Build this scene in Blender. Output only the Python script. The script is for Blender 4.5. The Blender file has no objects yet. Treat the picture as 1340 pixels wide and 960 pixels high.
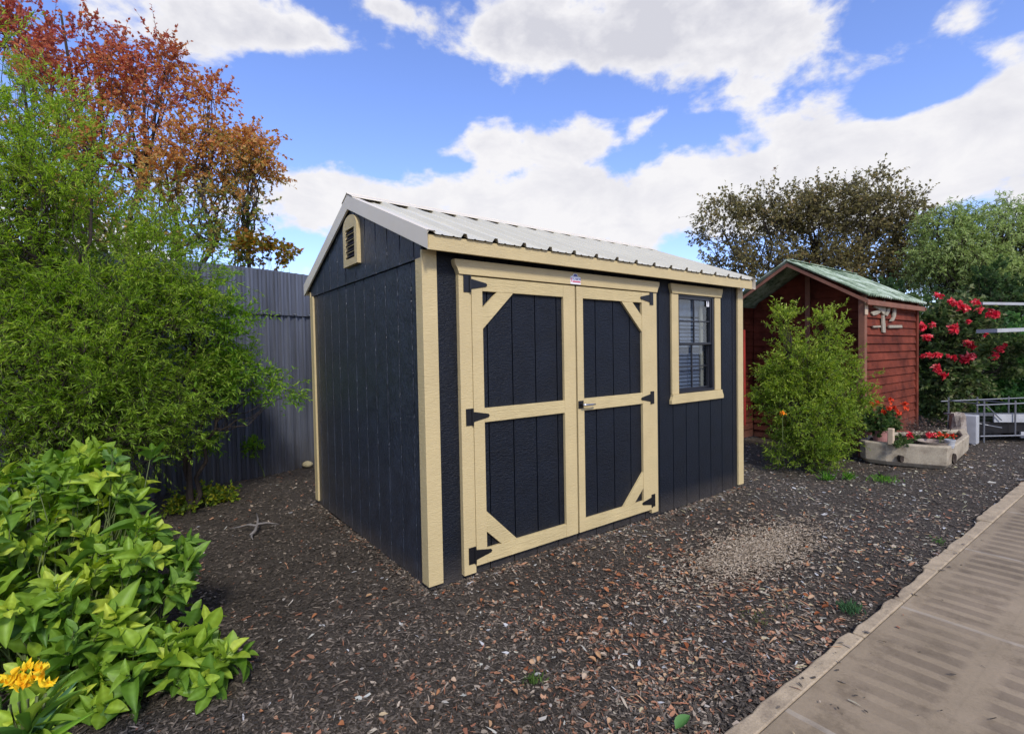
import bpy, math, random
import numpy as np
from mathutils import Vector, Matrix
random.seed(4); RNG = np.random.default_rng(11)
S = bpy.context.scene; COL = S.collection

# ------------------------------------------------------------------ camera geometry (metres; x along the shed front, y to the back)
CAM = np.array([-1.392, -2.723, 1.45]); YAW, PIT, ROL = map(math.radians, (36.958, -1.585, -1.026)); FPX = 650.4
RH = np.array([math.cos(YAW), -math.sin(YAW), 0.0]); DH = np.array([math.sin(YAW), math.cos(YAW), 0.0])
def basis():
    d = np.array([math.sin(YAW)*math.cos(PIT), math.cos(YAW)*math.cos(PIT), math.sin(PIT)])
    r = RH.copy(); u = np.cross(r, d); c, s = math.cos(ROL), math.sin(ROL)
    return d, c*r+s*u, -s*r+c*u
CD, CR, CU = basis()
def at3(px, py, D):                       # a spot seen at (px,py) in the photo, D metres away in depth
    return CAM + (CD + CR*(px-670)/FPX - CU*(py-480)/FPX)*D
def ground_at(px, py):
    v = CD + CR*(px-670)/FPX - CU*(py-480)/FPX
    P = CAM - v*(CAM[2]/v[2]); P[2] = 0; return P

# ------------------------------------------------------------------ materials
def nt(m): return m.node_tree.nodes, m.node_tree.links
def new_mat(name):
    m = bpy.data.materials.new(name); m.use_nodes = True
    return m, m.node_tree.nodes['Principled BSDF']
def noise(m, scale, detail=4, rough=.6, vec=None, dist=0):
    n, l = nt(m); x = n.new('ShaderNodeTexNoise'); x.inputs['Scale'].default_value = scale
    x.inputs['Detail'].default_value = detail; x.inputs['Roughness'].default_value = rough; x.inputs['Distortion'].default_value = dist
    if vec is not None: l.new(vec, x.inputs['Vector'])
    return x
def coords(m, scale=(1,1,1), rot=(0,0,0)):
    n, l = nt(m); g = n.new('ShaderNodeNewGeometry') ; mp = n.new('ShaderNodeMapping')
    mp.inputs['Scale'].default_value = scale; mp.inputs['Rotation'].default_value = rot
    l.new(g.outputs['Position'], mp.inputs['Vector']); return mp.outputs[0]
def ramp(m, fac, stops):
    n, l = nt(m); r = n.new('ShaderNodeValToRGB'); e = r.color_ramp.elements
    while len(e) < len(stops): e.new(.5)
    for k, (p, c) in enumerate(stops):
        e[k].position = p; e[k].color = (*c, 1) if len(c) == 3 else c
    l.new(fac, r.inputs[0]); return r.outputs[0]
def bump(m, h, strength, dist, bsdf, normal=None):
    n, l = nt(m); b = n.new('ShaderNodeBump'); b.inputs['Strength'].default_value = strength; b.inputs['Distance'].default_value = dist
    l.new(h, b.inputs['Height'])
    if normal is not None: l.new(normal, b.inputs['Normal'])
    l.new(b.outputs[0], bsdf.inputs['Normal']); return b.outputs[0]
def mathn(m, op, a, b=None, c=None):
    n, l = nt(m); x = n.new('ShaderNodeMath'); x.operation = op
    for i, v in enumerate((a, b, c)):
        if v is None: continue
        if isinstance(v, (int, float)): x.inputs[i].default_value = v
        else: l.new(v, x.inputs[i])
    return x.outputs[0]
def mul3(c, k): return tuple(min(1, v*k) for v in c)
def painted(name, col, rough=.5, var=.12, scale=3, bstr=.25, bscale=(90,90,30), bd=.002, metal=0, spec=.5, dirt=None, cscale=(1,1,1)):
    """paint over grained board: small tone changes, embossed grain"""
    m, b = new_mat(name); n, l = nt(m)
    v = coords(m); a = noise(m, scale, 5, .6, coords(m, cscale))
    c = ramp(m, a.outputs[0], [(.3, mul3(col, 1-var)), (.7, mul3(col, 1+var))])
    l.new(c, b.inputs['Base Color']); b.inputs['Roughness'].default_value = rough; b.inputs['Metallic'].default_value = metal
    b.inputs['Specular IOR Level'].default_value = spec
    g = noise(m, 1, 3, .65, coords(m, bscale), .6)
    bump(m, g.outputs[0], bstr, bd, b)
    r = ramp(m, g.outputs[0], [(.3, (rough*.8,)*3), (.7, (min(1, rough*1.2),)*3)]); l.new(r, b.inputs['Roughness'])
    if dirt:                                   # splash dirt near the foot of the boards, a real stain
        z = n.new('ShaderNodeSeparateXYZ'); g2 = n.new('ShaderNodeNewGeometry'); l.new(g2.outputs['Position'], z.inputs[0])
        f = mathn(m, 'SUBTRACT', 1.0, mathn(m, 'DIVIDE', z.outputs[2], dirt)); f = mathn(m, 'MAXIMUM', f, 0)
        f = mathn(m, 'MULTIPLY', mathn(m, 'MULTIPLY', f, noise(m, 14, 5, .7, v).outputs[0]), .9)
        mx = n.new('ShaderNodeMix'); mx.data_type = 'RGBA'; l.new(f, mx.inputs[0]); l.new(c, mx.inputs[6]); mx.inputs[7].default_value = (.09, .075, .06, 1)
        l.new(mx.outputs[2], b.inputs['Base Color'])
    return m
def leaf_mat(name, rough=.45, trans=.35, spec=.4):
    m, b = new_mat(name); n, l = nt(m); at = n.new('ShaderNodeAttribute'); at.attribute_name = 'tint'
    l.new(at.outputs['Color'], b.inputs['Base Color']); b.inputs['Roughness'].default_value = rough; b.inputs['Specular IOR Level'].default_value = spec
    t = n.new('ShaderNodeBsdfTranslucent'); h = n.new('ShaderNodeHueSaturation'); h.inputs['Saturation'].default_value = 1.1; h.inputs['Value'].default_value = 1.35
    l.new(at.outputs['Color'], h.inputs['Color']); l.new(h.outputs[0], t.inputs['Color'])
    mx = n.new('ShaderNodeMixShader'); mx.inputs[0].default_value = trans
    l.new(b.outputs[0], mx.inputs[1]); l.new(t.outputs[0], mx.inputs[2]); l.new(mx.outputs[0], n['Material Output'].inputs[0])
    return m
def plain(name, col, rough=.5, metal=0, spec=.5, var=.1, scale=20, bstr=0, bd=.003):
    m, b = new_mat(name); n, l = nt(m); a = noise(m, scale, 5, .65, coords(m))
    l.new(ramp(m, a.outputs[0], [(.3, mul3(col, 1-var)), (.7, mul3(col, 1+var))]), b.inputs['Base Color'])
    b.inputs['Roughness'].default_value = rough; b.inputs['Metallic'].default_value = metal; b.inputs['Specular IOR Level'].default_value = spec
    if bstr: bump(m, a.outputs[0], bstr, bd, b)
    return m

M = {}
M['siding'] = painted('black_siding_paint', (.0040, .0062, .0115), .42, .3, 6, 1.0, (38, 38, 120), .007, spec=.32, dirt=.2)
M['gable'] = painted('black_gable_paint', (.021, .027, .040), .36, .35, 8, 1.0, (60, 60, 22), .013, spec=.65, dirt=.15)  # siding black with the gable's sky sheen put into its colour
M['cream'] = painted('cream_trim_paint', (.525, .412, .208), .55, .06, 5, .8, (30, 30, 110), .004)
M['creamh'] = painted('cream_rail_paint', (.53, .418, .208), .55, .08, 5, .9, (14, 40, 120), .006)
M['roof'] = painted('pale_roof_metal', (.56, .53, .43), .5, .05, 2, .05, (3, 3, 3), .002, metal=.0, spec=.5)
M['rake'] = painted('pale_rake_metal', (.68, .61, .49), .5, .05, 2, .05, (3, 3, 3), .002)
M['black'] = plain('black_iron', (.012, .012, .014), .4, .3)
M['dark'] = plain('dark_interior', (.01, .01, .012), .8)
M['steel'] = plain('bright_steel', (.45, .45, .46), .3, .9)
M['blackframe'] = plain('black_window_frame', (.012, .013, .018), .35)
M['blind'] = plain('grey_blind', (.17, .19, .235), .6)  # window reflection put into the colours of added pieces, here and below
M['blind2'] = plain('pale_grey_board', (.16, .18, .225), .6)
M['stud'] = plain('tan_stud', (.42, .36, .25), .6)
M['white'] = plain('white_sticker', (.8, .8, .82), .5, var=.02)
M['badgeblue'] = plain('badge_blue', (.10, .11, .30), .5)
M['badgered'] = plain('badge_red', (.55, .12, .18), .5)
def glass_mat():
    m, b = new_mat('window_glass'); n, l = nt(m)
    g = n.new('ShaderNodeBsdfGlossy'); g.inputs['Roughness'].default_value = .02; g.inputs['Color'].default_value = (.9, .95, 1, 1)
    t = n.new('ShaderNodeBsdfTransparent'); t.inputs['Color'].default_value = (.8, .84, .88, 1)
    f = n.new('ShaderNodeLayerWeight'); f.inputs[0].default_value = .5; k = mathn(m, 'ADD', mathn(m, 'MULTIPLY', mathn(m, 'POWER', f.outputs[1], 4.0), .85), .06)
    mx = n.new('ShaderNodeMixShader'); l.new(k, mx.inputs[0]); l.new(t.outputs[0], mx.inputs[1]); l.new(g.outputs[0], mx.inputs[2])
    l.new(mx.outputs[0], n['Material Output'].inputs[0]); return m
M['glass'] = glass_mat()
M['fence'] = painted('slate_fence_metal', (.12, .13, .16), .45, .38, 9, .3, (9, 9, 1.2), .006, metal=.3, dirt=.5, cscale=(1.2, 1.2, .07))
M['bark'] = plain('dark_bark', (.055, .042, .034), .9, 0, .2, .4, 25, .8, .01)
M['stem'] = plain('green_stem', (.10, .13, .04), .6, 0, .3, .3, 30)
M['leaf'] = leaf_mat('leaf', .55, .5, .3)
M['glossleaf'] = leaf_mat('broad_leaf', .5, .33, .35)
M['dullleaf'] = leaf_mat('far_leaf', .65, .45, .2)
M['petal'] = leaf_mat('petal', .6, .3, .2)
M['terracotta'] = plain('pink_terracotta', (.36, .17, .15), .85, var=.2)
M['redwall'] = painted('red_shed_boards', (.135, .030, .016), .85, .6, 3.5, .7, (8, 8, 60), .004, dirt=.5, spec=.15)
M['redtrim'] = painted('orange_brown_trim', (.20, .08, .045), .8, .25, 4, .5, (10, 10, 40), .003)
M['redpost'] = painted('red_post', (.33, .03, .02), .7, .2, 4, .5, (10, 10, 40), .003)
M['paleblock'] = plain('pale_wood', (.50, .38, .26), .8, bstr=.3)
M['ivory'] = plain('weathered_ivory_wood', (.31, .27, .20), .8, var=.25, bstr=.3)
def greenroof():
    m, b = new_mat('mossy_green_roof'); n, l = nt(m); v = coords(m); a = noise(m, 3.2, 9, .78, v)
    c = ramp(m, a.outputs[0], [(.38, (.03, .055, .03)), (.46, (.16, .22, .13)), (.54, (.33, .40, .29)), (.68, (.55, .60, .52))])
    l.new(c, b.inputs['Base Color']); b.inputs['Roughness'].default_value = .7; bump(m, a.outputs[0], .6, .02, b); return m
M['greenroof'] = greenroof()
def concrete(name, col, stain, s=4):
    m, b = new_mat(name); n, l = nt(m); v = coords(m); a = noise(m, s, 8, .7, v); f = noise(m, 90, 4, .7, v)
    c = ramp(m, a.outputs[0], [(.32, stain), (.52, col), (.75, mul3(col, 1.25))])
    mx = n.new('ShaderNodeMix'); mx.data_type = 'RGBA'; mx.blend_type = 'MULTIPLY'; mx.inputs[0].default_value = .6
    l.new(c, mx.inputs[6]); l.new(ramp(m, f.outputs[0], [(.3, (.6, .6, .6)), (.6, (1, 1, 1))]), mx.inputs[7])
    l.new(mx.outputs[2], b.inputs['Base Color']); b.inputs['Roughness'].default_value = .9; b.inputs['Specular IOR Level'].default_value = .2
    ad = mathn(m, 'ADD', a.outputs[0], mathn(m, 'MULTIPLY', f.outputs[0], .3)); bump(m, ad, .6, .01, b); return m
M['concrete'] = concrete('trough_concrete', (.40, .34, .25), (.17, .13, .09))
M['edging'] = concrete('edging_concrete', (.42, .33, .22), (.27, .21, .145), 7)
M['stump'] = concrete('weathered_stump', (.36, .31, .26), (.16, .12, .10), 9)
M['stone'] = concrete('pale_stone', (.45, .38, .22), (.3, .25, .15), 12)
M['whitepaint'] = plain('white_painted', (.36, .365, .375), .7, var=.15, scale=8)
M['galv'] = plain('galvanised_tube', (.20, .205, .22), .45, .6)
M['soil'] = plain('dark_soil', (.03, .022, .016), .95, 0, .1, .5, 60, 1, .02)
M['twig'] = plain('bleached_wood', (.15, .135, .125), .8, var=.3, bstr=.5)
def ground_mat():
    m, b = new_mat('dark_mulch_ground'); n, l = nt(m); v = coords(m)
    big = noise(m, .9, 4, .6, v); mid = noise(m, 14, 6, .75, v); fine = noise(m, 85, 5, .8, v)
    vo = n.new('ShaderNodeTexVoronoi'); vo.inputs['Scale'].default_value = 42; vo.inputs['Randomness'].default_value = 1
    dv = n.new('ShaderNodeVectorMath'); dv.operation = 'ADD'; l.new(v, dv.inputs[0]); l.new(noise(m, 20, 3, .6, v).outputs['Color'], dv.inputs[1]); l.new(dv.outputs[0], vo.inputs['Vector'])
    c = ramp(m, vo.outputs['Color'], [(.0, (.058, .047, .038)), (.4, (.10, .083, .066)), (.62, (.142, .118, .094)), (.8, (.19, .155, .12)), (.93, (.27, .215, .16))])
    c2 = ramp(m, mid.outputs[0], [(.3, (.5, .5, .5)), (.7, (1.2, 1.17, 1.13))])
    mx = n.new('ShaderNodeMix'); mx.data_type = 'RGBA'; mx.blend_type = 'MULTIPLY'; mx.inputs[0].default_value = 1; l.new(c, mx.inputs[6]); l.new(c2, mx.inputs[7])
    l.new(mx.outputs[2], b.inputs['Base Color']); b.inputs['Roughness'].default_value = .85; b.inputs['Specular IOR Level'].default_value = .25
    h = mathn(m, 'ADD', mathn(m, 'MULTIPLY', vo.outputs['Distance'], .5), mathn(m, 'ADD', mid.outputs[0], mathn(m, 'MULTIPLY', fine.outputs[0], .5)))
    bump(m, h, 1, .02, b); return m
M['ground'] = ground_mat()
M['chip'] = leaf_mat('mulch_chip', .85, .0, .12)
def path_mat():
    m, b = new_mat('ribbed_taupe_paving'); n, l = nt(m)
    g = n.new('ShaderNodeNewGeometry'); s = n.new('ShaderNodeSeparateXYZ'); l.new(g.outputs['Position'], s.inputs[0]); v = coords(m)
    w = noise(m, 2.2, 3, .5, v)
    x = mathn(m, 'ADD', s.outputs[0], mathn(m, 'MULTIPLY', w.outputs[0], .05)); y = mathn(m, 'ADD', mathn(m, 'ADD', s.outputs[1], 1.80), mathn(m, 'MULTIPLY', s.outputs[0], .016))
    row = mathn(m, 'FLOOR', mathn(m, 'DIVIDE', y, .41)); off = mathn(m, 'MULTIPLY', row, .37)
    u = mathn(m, 'FRACT', mathn(m, 'DIVIDE', mathn(m, 'ADD', x, off), .125))
    band = mathn(m, 'ABSOLUTE', mathn(m, 'SUBTRACT', u, .5))                       # 0 middle of a worn rib, .5 between ribs
    vv = mathn(m, 'ABSOLUTE', mathn(m, 'SUBTRACT', mathn(m, 'FRACT', mathn(m, 'DIVIDE', y, .41)), .5))
    edge = mathn(m, 'MAXIMUM', mathn(m, 'MULTIPLY', band, 1.0), mathn(m, 'MULTIPLY', mathn(m, 'SUBTRACT', vv, .06), 1.02))
    rib = ramp(m, edge, [(.25, (0, 0, 0)), (.33, (1, 1, 1))])
    joint = ramp(m, vv, [(.48, (1, 1, 1)), (.499, (.90, .90, .90))])
    base = ramp(m, noise(m, 1.6, 6, .65, v).outputs[0], [(.3, (.215, .165, .105)), (.5, (.275, .212, .138)), (.72, (.33, .255, .17))])
    dark = n.new('ShaderNodeMix'); dark.data_type = 'RGBA'; dark.blend_type = 'MULTIPLY'
    l.new(ramp(m, noise(m, .9, 4, .6, v).outputs[0], [(.35, (.1, .1, .1)), (.6, (1, 1, 1))]), dark.inputs[0]); l.new(base, dark.inputs[6]); l.new(ramp(m, rib, [(0, (.72, .71, .72)), (1, (1.06, 1.06, 1.05))]), dark.inputs[7])
    d2 = n.new('ShaderNodeMix'); d2.data_type = 'RGBA'; d2.blend_type = 'MULTIPLY'; d2.inputs[0].default_value = .7; l.new(dark.outputs[2], d2.inputs[6]); l.new(joint, d2.inputs[7])
    fn = noise(m, 70, 6, .85, v)
    d3 = n.new('ShaderNodeMix'); d3.data_type = 'RGBA'; d3.blend_type = 'MULTIPLY'; d3.inputs[0].default_value = .5; l.new(d2.outputs[2], d3.inputs[6]); l.new(ramp(m, fn.outputs[0], [(.3, (.7, .7, .7)), (.6, (1.05, 1.05, 1.05))]), d3.inputs[7])
    seam = mathn(m, 'ABSOLUTE', mathn(m, 'SUBTRACT', mathn(m, 'FRACT', mathn(m, 'DIVIDE', x, 1.31)), .5)); sk = mathn(m, 'MULTIPLY', mathn(m, 'LESS_THAN', seam, .011), noise(m, 6, 4, .6, v).outputs[0])
    d4 = n.new('ShaderNodeMix'); d4.data_type = 'RGBA'; l.new(mathn(m, 'MULTIPLY', sk, .8), d4.inputs[0]); l.new(d3.outputs[2], d4.inputs[6]); d4.inputs[7].default_value = (.42, .37, .30, 1)
    spn = noise(m, 210, 2, .5, v); sp2 = ramp(m, spn.outputs[0], [(.66, (0, 0, 0)), (.72, (1, 1, 1))]); st = ramp(m, noise(m, 5, 8, .75, v).outputs[0], [(.36, (.62, .60, .58)), (.48, (1, 1, 1))])
    d5 = n.new('ShaderNodeMix'); d5.data_type = 'RGBA'; d5.blend_type = 'MULTIPLY'; d5.inputs[0].default_value = .65; l.new(d4.outputs[2], d5.inputs[6]); l.new(st, d5.inputs[7])
    d6 = n.new('ShaderNodeMix'); d6.data_type = 'RGBA'; l.new(mathn(m, 'MULTIPLY', sp2, .5), d6.inputs[0]); l.new(d5.outputs[2], d6.inputs[6]); d6.inputs[7].default_value = (.10, .08, .06, 1)
    l.new(d6.outputs[2], b.inputs['Base Color']); b.inputs['Roughness'].default_value = .8; b.inputs['Specular IOR Level'].default_value = .3
    bump(m, mathn(m, 'ADD', mathn(m, 'MULTIPLY', rib, .5), mathn(m, 'MULTIPLY', fn.outputs[0], .35)), .5, .006, b); return m
M['path'] = path_mat()

# ------------------------------------------------------------------ object helpers
LOC = {}
def tag(o, label=None, cat=None, group=None, kind=None):
    if label: o['label'] = label
    if cat: o['category'] = cat
    if group: o['group'] = group
    if kind: o['kind'] = kind
    return o
def empty(name, loc, label, cat, group=None):
    o = bpy.data.objects.new(name, None); o.empty_display_size = .1; COL.objects.link(o); o.location = tuple(float(v) for v in loc); LOC[o.name] = np.array(loc, float)
    return tag(o, label, cat, group)
def link(name, me, mat, parent=None):
    o = bpy.data.objects.new(name, me); COL.objects.link(o)
    if mat: me.materials.append(mat)
    if parent: o.parent = parent; LOC[o.name] = LOC[parent.name]
    else: LOC[o.name] = np.zeros(3)
    return o
def raw(name, V, F, mat, parent=None, tint=None, smooth=False, nsides=None):
    """big numpy mesh; F is (n,k) int array"""
    V = np.asarray(V, np.float32) - (LOC[parent.name] if parent else 0); F = np.asarray(F, np.int32)
    me = bpy.data.meshes.new(name); me.vertices.add(len(V)); me.vertices.foreach_set('co', V.astype(np.float32).ravel())
    k = F.shape[1]; me.loops.add(F.size); me.loops.foreach_set('vertex_index', F.ravel())
    me.polygons.add(len(F)); me.polygons.foreach_set('loop_start', np.arange(0, F.size, k, dtype=np.int32)); me.polygons.foreach_set('loop_total', np.full(len(F), k, np.int32))
    if smooth: me.polygons.foreach_set('use_smooth', np.ones(len(F), bool))
    me.update(calc_edges=True)
    if tint is not None:
        a = me.color_attributes.new('tint', 'FLOAT_COLOR', 'POINT'); c = np.ones((len(V), 4), np.float32); c[:, :3] = tint; a.data.foreach_set('color', c.ravel())
    return link(name, me, mat, parent)
class MB:
    def __init__(s): s.v = []; s.f = []
    def add(s, vs, fs):
        b = len(s.v); s.v += [tuple(map(float, p)) for p in vs]; s.f += [tuple(i+b for i in f) for f in fs]; return s
    def box(s, x0, x1, y0, y1, z0, z1):
        return s.add([(x0,y0,z0),(x1,y0,z0),(x1,y1,z0),(x0,y1,z0),(x0,y0,z1),(x1,y0,z1),(x1,y1,z1),(x0,y1,z1)],
                     [(0,3,2,1),(4,5,6,7),(0,1,5,4),(1,2,6,5),(2,3,7,6),(3,0,4,7)])
    def prism(s, poly, axis, a, b):
        """extrude a 2D polygon (other two axes in order) along axis from a to b"""
        def P(p, t):
            q = list(p); q.insert(axis, t); return q
        n = len(poly); s.add([P(p, a) for p in poly]+[P(p, b) for p in poly],
            [tuple(range(n))[::-1], tuple(range(n, 2*n))]+[(i, (i+1) % n, n+(i+1) % n, n+i) for i in range(n)]); return s
    def tube(s, pts, rad, n=8, cap=True):
        pts = [Vector(p) for p in pts]; R = rad if hasattr(rad, '__len__') else [rad]*len(pts); vs = []; fs = []
        ref = Vector((0, 0, 1))
        for i, p in enumerate(pts):
            t = (pts[min(i+1, len(pts)-1)]-pts[max(i-1, 0)]).normalized()
            u = t.cross(ref)
            if u.length < .05: u = t.cross(Vector((1, 0, 0)))
            u.normalize(); w = t.cross(u)
            for k in range(n):
                a = 2*math.pi*k/n; vs.append(p+(u*math.cos(a)+w*math.sin(a))*R[i])
        for i in range(len(pts)-1):
            for k in range(n): fs.append((i*n+k, i*n+(k+1) % n, (i+1)*n+(k+1) % n, (i+1)*n+k))
        if cap: fs += [tuple(range(n))[::-1], tuple((len(pts)-1)*n+k for k in range(n))]
        return s.add(vs, fs)
    def lathe(s, c, prof, n=20):
        vs = [(c[0]+r*math.cos(2*math.pi*k/n), c[1]+r*math.sin(2*math.pi*k/n), c[2]+z) for r, z in prof for k in range(n)]
        return s.add(vs, [(i*n+k, i*n+(k+1) % n, (i+1)*n+(k+1) % n, (i+1)*n+k) for i in range(len(prof)-1) for k in range(n)])
    def build(s, name, mat, parent=None, bevel=0, smooth=False, solid=0):
        off = LOC[parent.name] if parent else np.zeros(3)
        me = bpy.data.meshes.new(name); me.from_pydata([(x-off[0], y-off[1], z-off[2]) for x, y, z in s.v], [], s.f); me.update()
        o = link(name, me, mat, parent)
        if smooth: me.polygons.foreach_set('use_smooth', [True]*len(me.polygons))
        if solid: d = o.modifiers.new('s', 'SOLIDIFY'); d.thickness = solid; d.offset = 0
        if bevel: b = o.modifiers.new('b', 'BEVEL'); b.width = bevel; b.segments = 2; b.limit_method = 'ANGLE'; b.angle_limit = .6
        return o

# ------------------------------------------------------------------ SETTING: ground and path
def make_ground():
    nx = 150; g = np.linspace(-1, 1, nx); gx = np.sign(g)*(np.abs(g)*9+np.abs(g)**7*150)+1.5; gy = np.sign(g)*(np.abs(g)*7+np.abs(g)**7*150)+1.0
    X, Y = np.meshgrid(gx, gy); Z = .012*np.sin(X*2.1+Y)*np.cos(Y*1.7)+.006*np.sin(X*6.3)*np.sin(Y*5.1)-.012
    Z = np.where(Y < -1.55-.016*X, np.minimum(Z, -.012), Z)
    i = np.arange(nx*nx).reshape(nx, nx); F = np.stack([i[:-1,:-1], i[:-1,1:], i[1:,1:], i[1:,:-1]], -1).reshape(-1, 4)
    o = raw('ground', np.stack([X, Y, Z], -1).reshape(-1, 3), F, M['ground'], smooth=True); tag(o, kind='structure')
make_ground()
SK = -.016
p = MB(); p.prism([(-6, -4.6), (16, -4.6), (16, -1.80+SK*16), (-6, -1.80-SK*6)], 2, -.05, .010); tag(p.build('path', M['path'], bevel=.004), kind='structure')
# edging: cast lengths butted end to end, a little out of line
eg = empty('path_edging', (0, -1.74, 0), 'tan concrete edging strip along the mulch side of the paved path', 'edging')
xs = [-6, -4.4, -2.6, -1.05, .32, 1.45, 2.02, 2.66, 3.15, 4.1, 5.0, 6.3, 7.8, 9.6, 12]
for a, b in zip(xs[:-1], xs[1:]):
    j = random.uniform(-.022, .022); o = MB()
    n = max(3, int((b-a)/.09)); px = [a+.004+(b-a-.008)*k/n for k in range(n+1)]
    top = [(x, -1.715+SK*x+j+random.uniform(-.009, .009)) for x in px]
    o.prism([(px[0], -1.797+SK*px[0])]+[(px[-1], -1.797+SK*px[-1])]+top[::-1], 2, -.04, .013+random.uniform(-.003, .004)); o.build('edging_length', M['edging'], eg, bevel=.008)

# ------------------------------------------------------------------ MAIN SHED
L, D = 3.656, 2.376
SL = (2.697-2.16)/(D/2+.122)                    # roof slope
def roof_z(y): return 2.16+SL*(min(y, D-y)+.122)
sh = empty('storage_shed', (L/2, D/2, 0), 'black storage shed with cream trim, double doors and pale metal roof', 'shed')
def siding_profile(a, b, gap=.2032, start=.04, gw=.009, gd=.012):
    """list of (t, depth) along a wall with vertical grooves"""
    P = [(a, 0)]; t = start
    while t < b-.02:
        if t > a+.02: P += [(t-gw/2, 0), (t-gw/2+.0006, gd), (t+gw/2-.0006, gd), (t+gw/2, 0)]
        t += gap
    P.append((b, 0)); return P
def siding(mb, a, b, z0, ztop, axis, face, outdir, thick=.016, start=.04, gw=.009):
    """grooved board wall. axis 0: along x, face is y; axis 1: along y, face is x"""
    pr = siding_profile(a, b, start=start, gw=gw); 
    zt = ztop if callable(ztop) else (lambda t: ztop)
    def P(t, dep, z): 
        q = face-outdir*dep*1.0
        return (t, q, z) if axis == 0 else (q, t, z)
    n = len(pr); vs = [P(t, d, z0) for t, d in pr]+[P(t, d, zt(t)) for t, d in pr]+[P(t, thick, z0) for t, d in pr]+[P(t, thick, zt(t)) for t, d in pr]
    fs = []
    for i in range(n-1):
        fs += [(i, i+1, n+i+1, n+i), (2*n+i, 3*n+i, 3*n+i+1, 2*n+i+1), (n+i, n+i+1, 3*n+i+1, 3*n+i), (i, 2*n+i, 2*n+i+1, i+1)]
    fs += [(0, n, 3*n, 2*n), (n-1, 3*n-1, 4*n-1, 2*n-1)]
    mb.add(vs, fs)
w = MB()
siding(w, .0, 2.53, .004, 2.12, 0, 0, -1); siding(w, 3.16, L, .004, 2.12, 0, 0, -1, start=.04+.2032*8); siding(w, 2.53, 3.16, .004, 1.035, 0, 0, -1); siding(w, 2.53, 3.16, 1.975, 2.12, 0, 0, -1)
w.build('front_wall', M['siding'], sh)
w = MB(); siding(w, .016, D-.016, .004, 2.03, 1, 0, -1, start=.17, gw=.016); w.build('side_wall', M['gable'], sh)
def gz(y): return roof_z(y)-.035
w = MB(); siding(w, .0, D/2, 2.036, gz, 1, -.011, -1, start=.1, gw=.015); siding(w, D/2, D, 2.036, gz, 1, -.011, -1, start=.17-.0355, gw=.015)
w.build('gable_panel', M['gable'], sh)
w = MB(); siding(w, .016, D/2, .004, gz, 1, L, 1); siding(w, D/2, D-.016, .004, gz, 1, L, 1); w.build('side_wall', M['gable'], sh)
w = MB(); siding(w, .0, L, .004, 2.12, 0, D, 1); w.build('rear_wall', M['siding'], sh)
w = MB(); w.box(.02, L-.02, .02, D-.02, .0, .09); w.box(.0145, L-.0145, .0145, D-.0145, -.03, .003); w.build('floor', M['dark'], sh)
for (cx, sx) in ((0, 1), (L, -1)):
    for (cy, sy) in ((0, 1), (D, -1)):
        t = MB(); o = .019; zt = 2.05
        x0, x1 = sorted((cx-sx*o, cx+sx*.0815)); y0, y1 = sorted((cy-sy*o, cy-sy*.0005)); t.box(x0, x1, y0, y1, .034, zt+.03)
        x0, x1 = sorted((cx-sx*(o-.0005), cx-sx*.0005)); y0, y1 = sorted((cy+sy*.0, cy+sy*.07)); t.box(x0, x1, y0, y1, .034, 2.034)
        t.build('corner_trim', M['cream'], sh, bevel=.0015)
# fascia and soffit
for s, y in ((-1, -.122), (1, D+.122)):
    f = MB(); y0, y1 = sorted((y, y-s*.019)); f.box(-.026, L+.012, y0, y1, 2.061, 2.150); f.build('fascia', M['cream'], sh, bevel=.002)
    f = MB(); y0, y1 = sorted((y-s*.02, (0 if s < 0 else D)+s*.001)); f.box(-.02, L+.02, y0, y1, 2.100, 2.108); f.build('soffit', M['dark'], sh)
# metal roof: ribbed sheets
RIB = [-.017+.2285*k for k in range(17)]
def roof_profile():
    P = [(-.04, 0)]
    for c in RIB:
        if c < 0: P += [(-.036, .0), (-.03, .016), (-.004, .016), (.016, 0)]
        elif c < L: P += [(c-.024, 0), (c-.011, .026), (c+.011, .026), (c+.024, 0)]
        for q in (.0762, .1524):
            if c+q < L-.02 and c >= -.1: P += [(c+q-.010, 0), (c+q-.004, .004), (c+q+.004, .004), (c+q+.010, 0)]
    P.append((L+.03, 0)); return P
PR = roof_profile()
sn = math.hypot(1, SL); nrm = (-SL/sn, 1/sn)      # front slope normal (y,z)
for s in (0, 1):
    r = MB(); n = len(PR); rows = [(-.137, 2.151-.0), (D/2, 2.151+SL*(D/2+.137))]
    vs = []
    for (y, z) in rows:
        for x, h in PR:
            yy = y+nrm[0]*h; zz = z+nrm[1]*h
            if s: yy = D-yy
            vs.append((x, yy, zz))
    r.add(vs, [(i, i+1, n+i+1, n+i) for i in range(n-1)]); r.build('roof_sheet', M['roof'], sh, solid=.0012)
r = MB(); apz = 2.151+SL*(D/2+.137)
for s in (0, 1):
    P = [(-.118, 2.118), (D/2, apz-.03), (D/2, apz-.008), (-.118, 2.138)]
    if s: P = [(D-y, z) for y, z in P]
    r.prism(P, 0, -.018, L+.01)
r.build('roof_deck', M['dark'], sh)
# ridge cap (rests on the rib tops)
r = MB(); cw = .115; h0 = apz+.031
P = [(D/2-cw-.006, h0-SL*cw-.009), (D/2-cw, h0-SL*cw), (D/2-.012, h0-.003), (D/2, h0+.008), (D/2+.012, h0-.003), (D/2+cw, h0-SL*cw), (D/2+cw+.006, h0-SL*cw-.009)]
r.add([(x, y, z) for x in (-.045, L+.045) for y, z in P], [(i, i+1, 8+i, 7+i) for i in range(6)]); r.build('ridge_cap', M['rake'], sh, solid=.0015)
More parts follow.
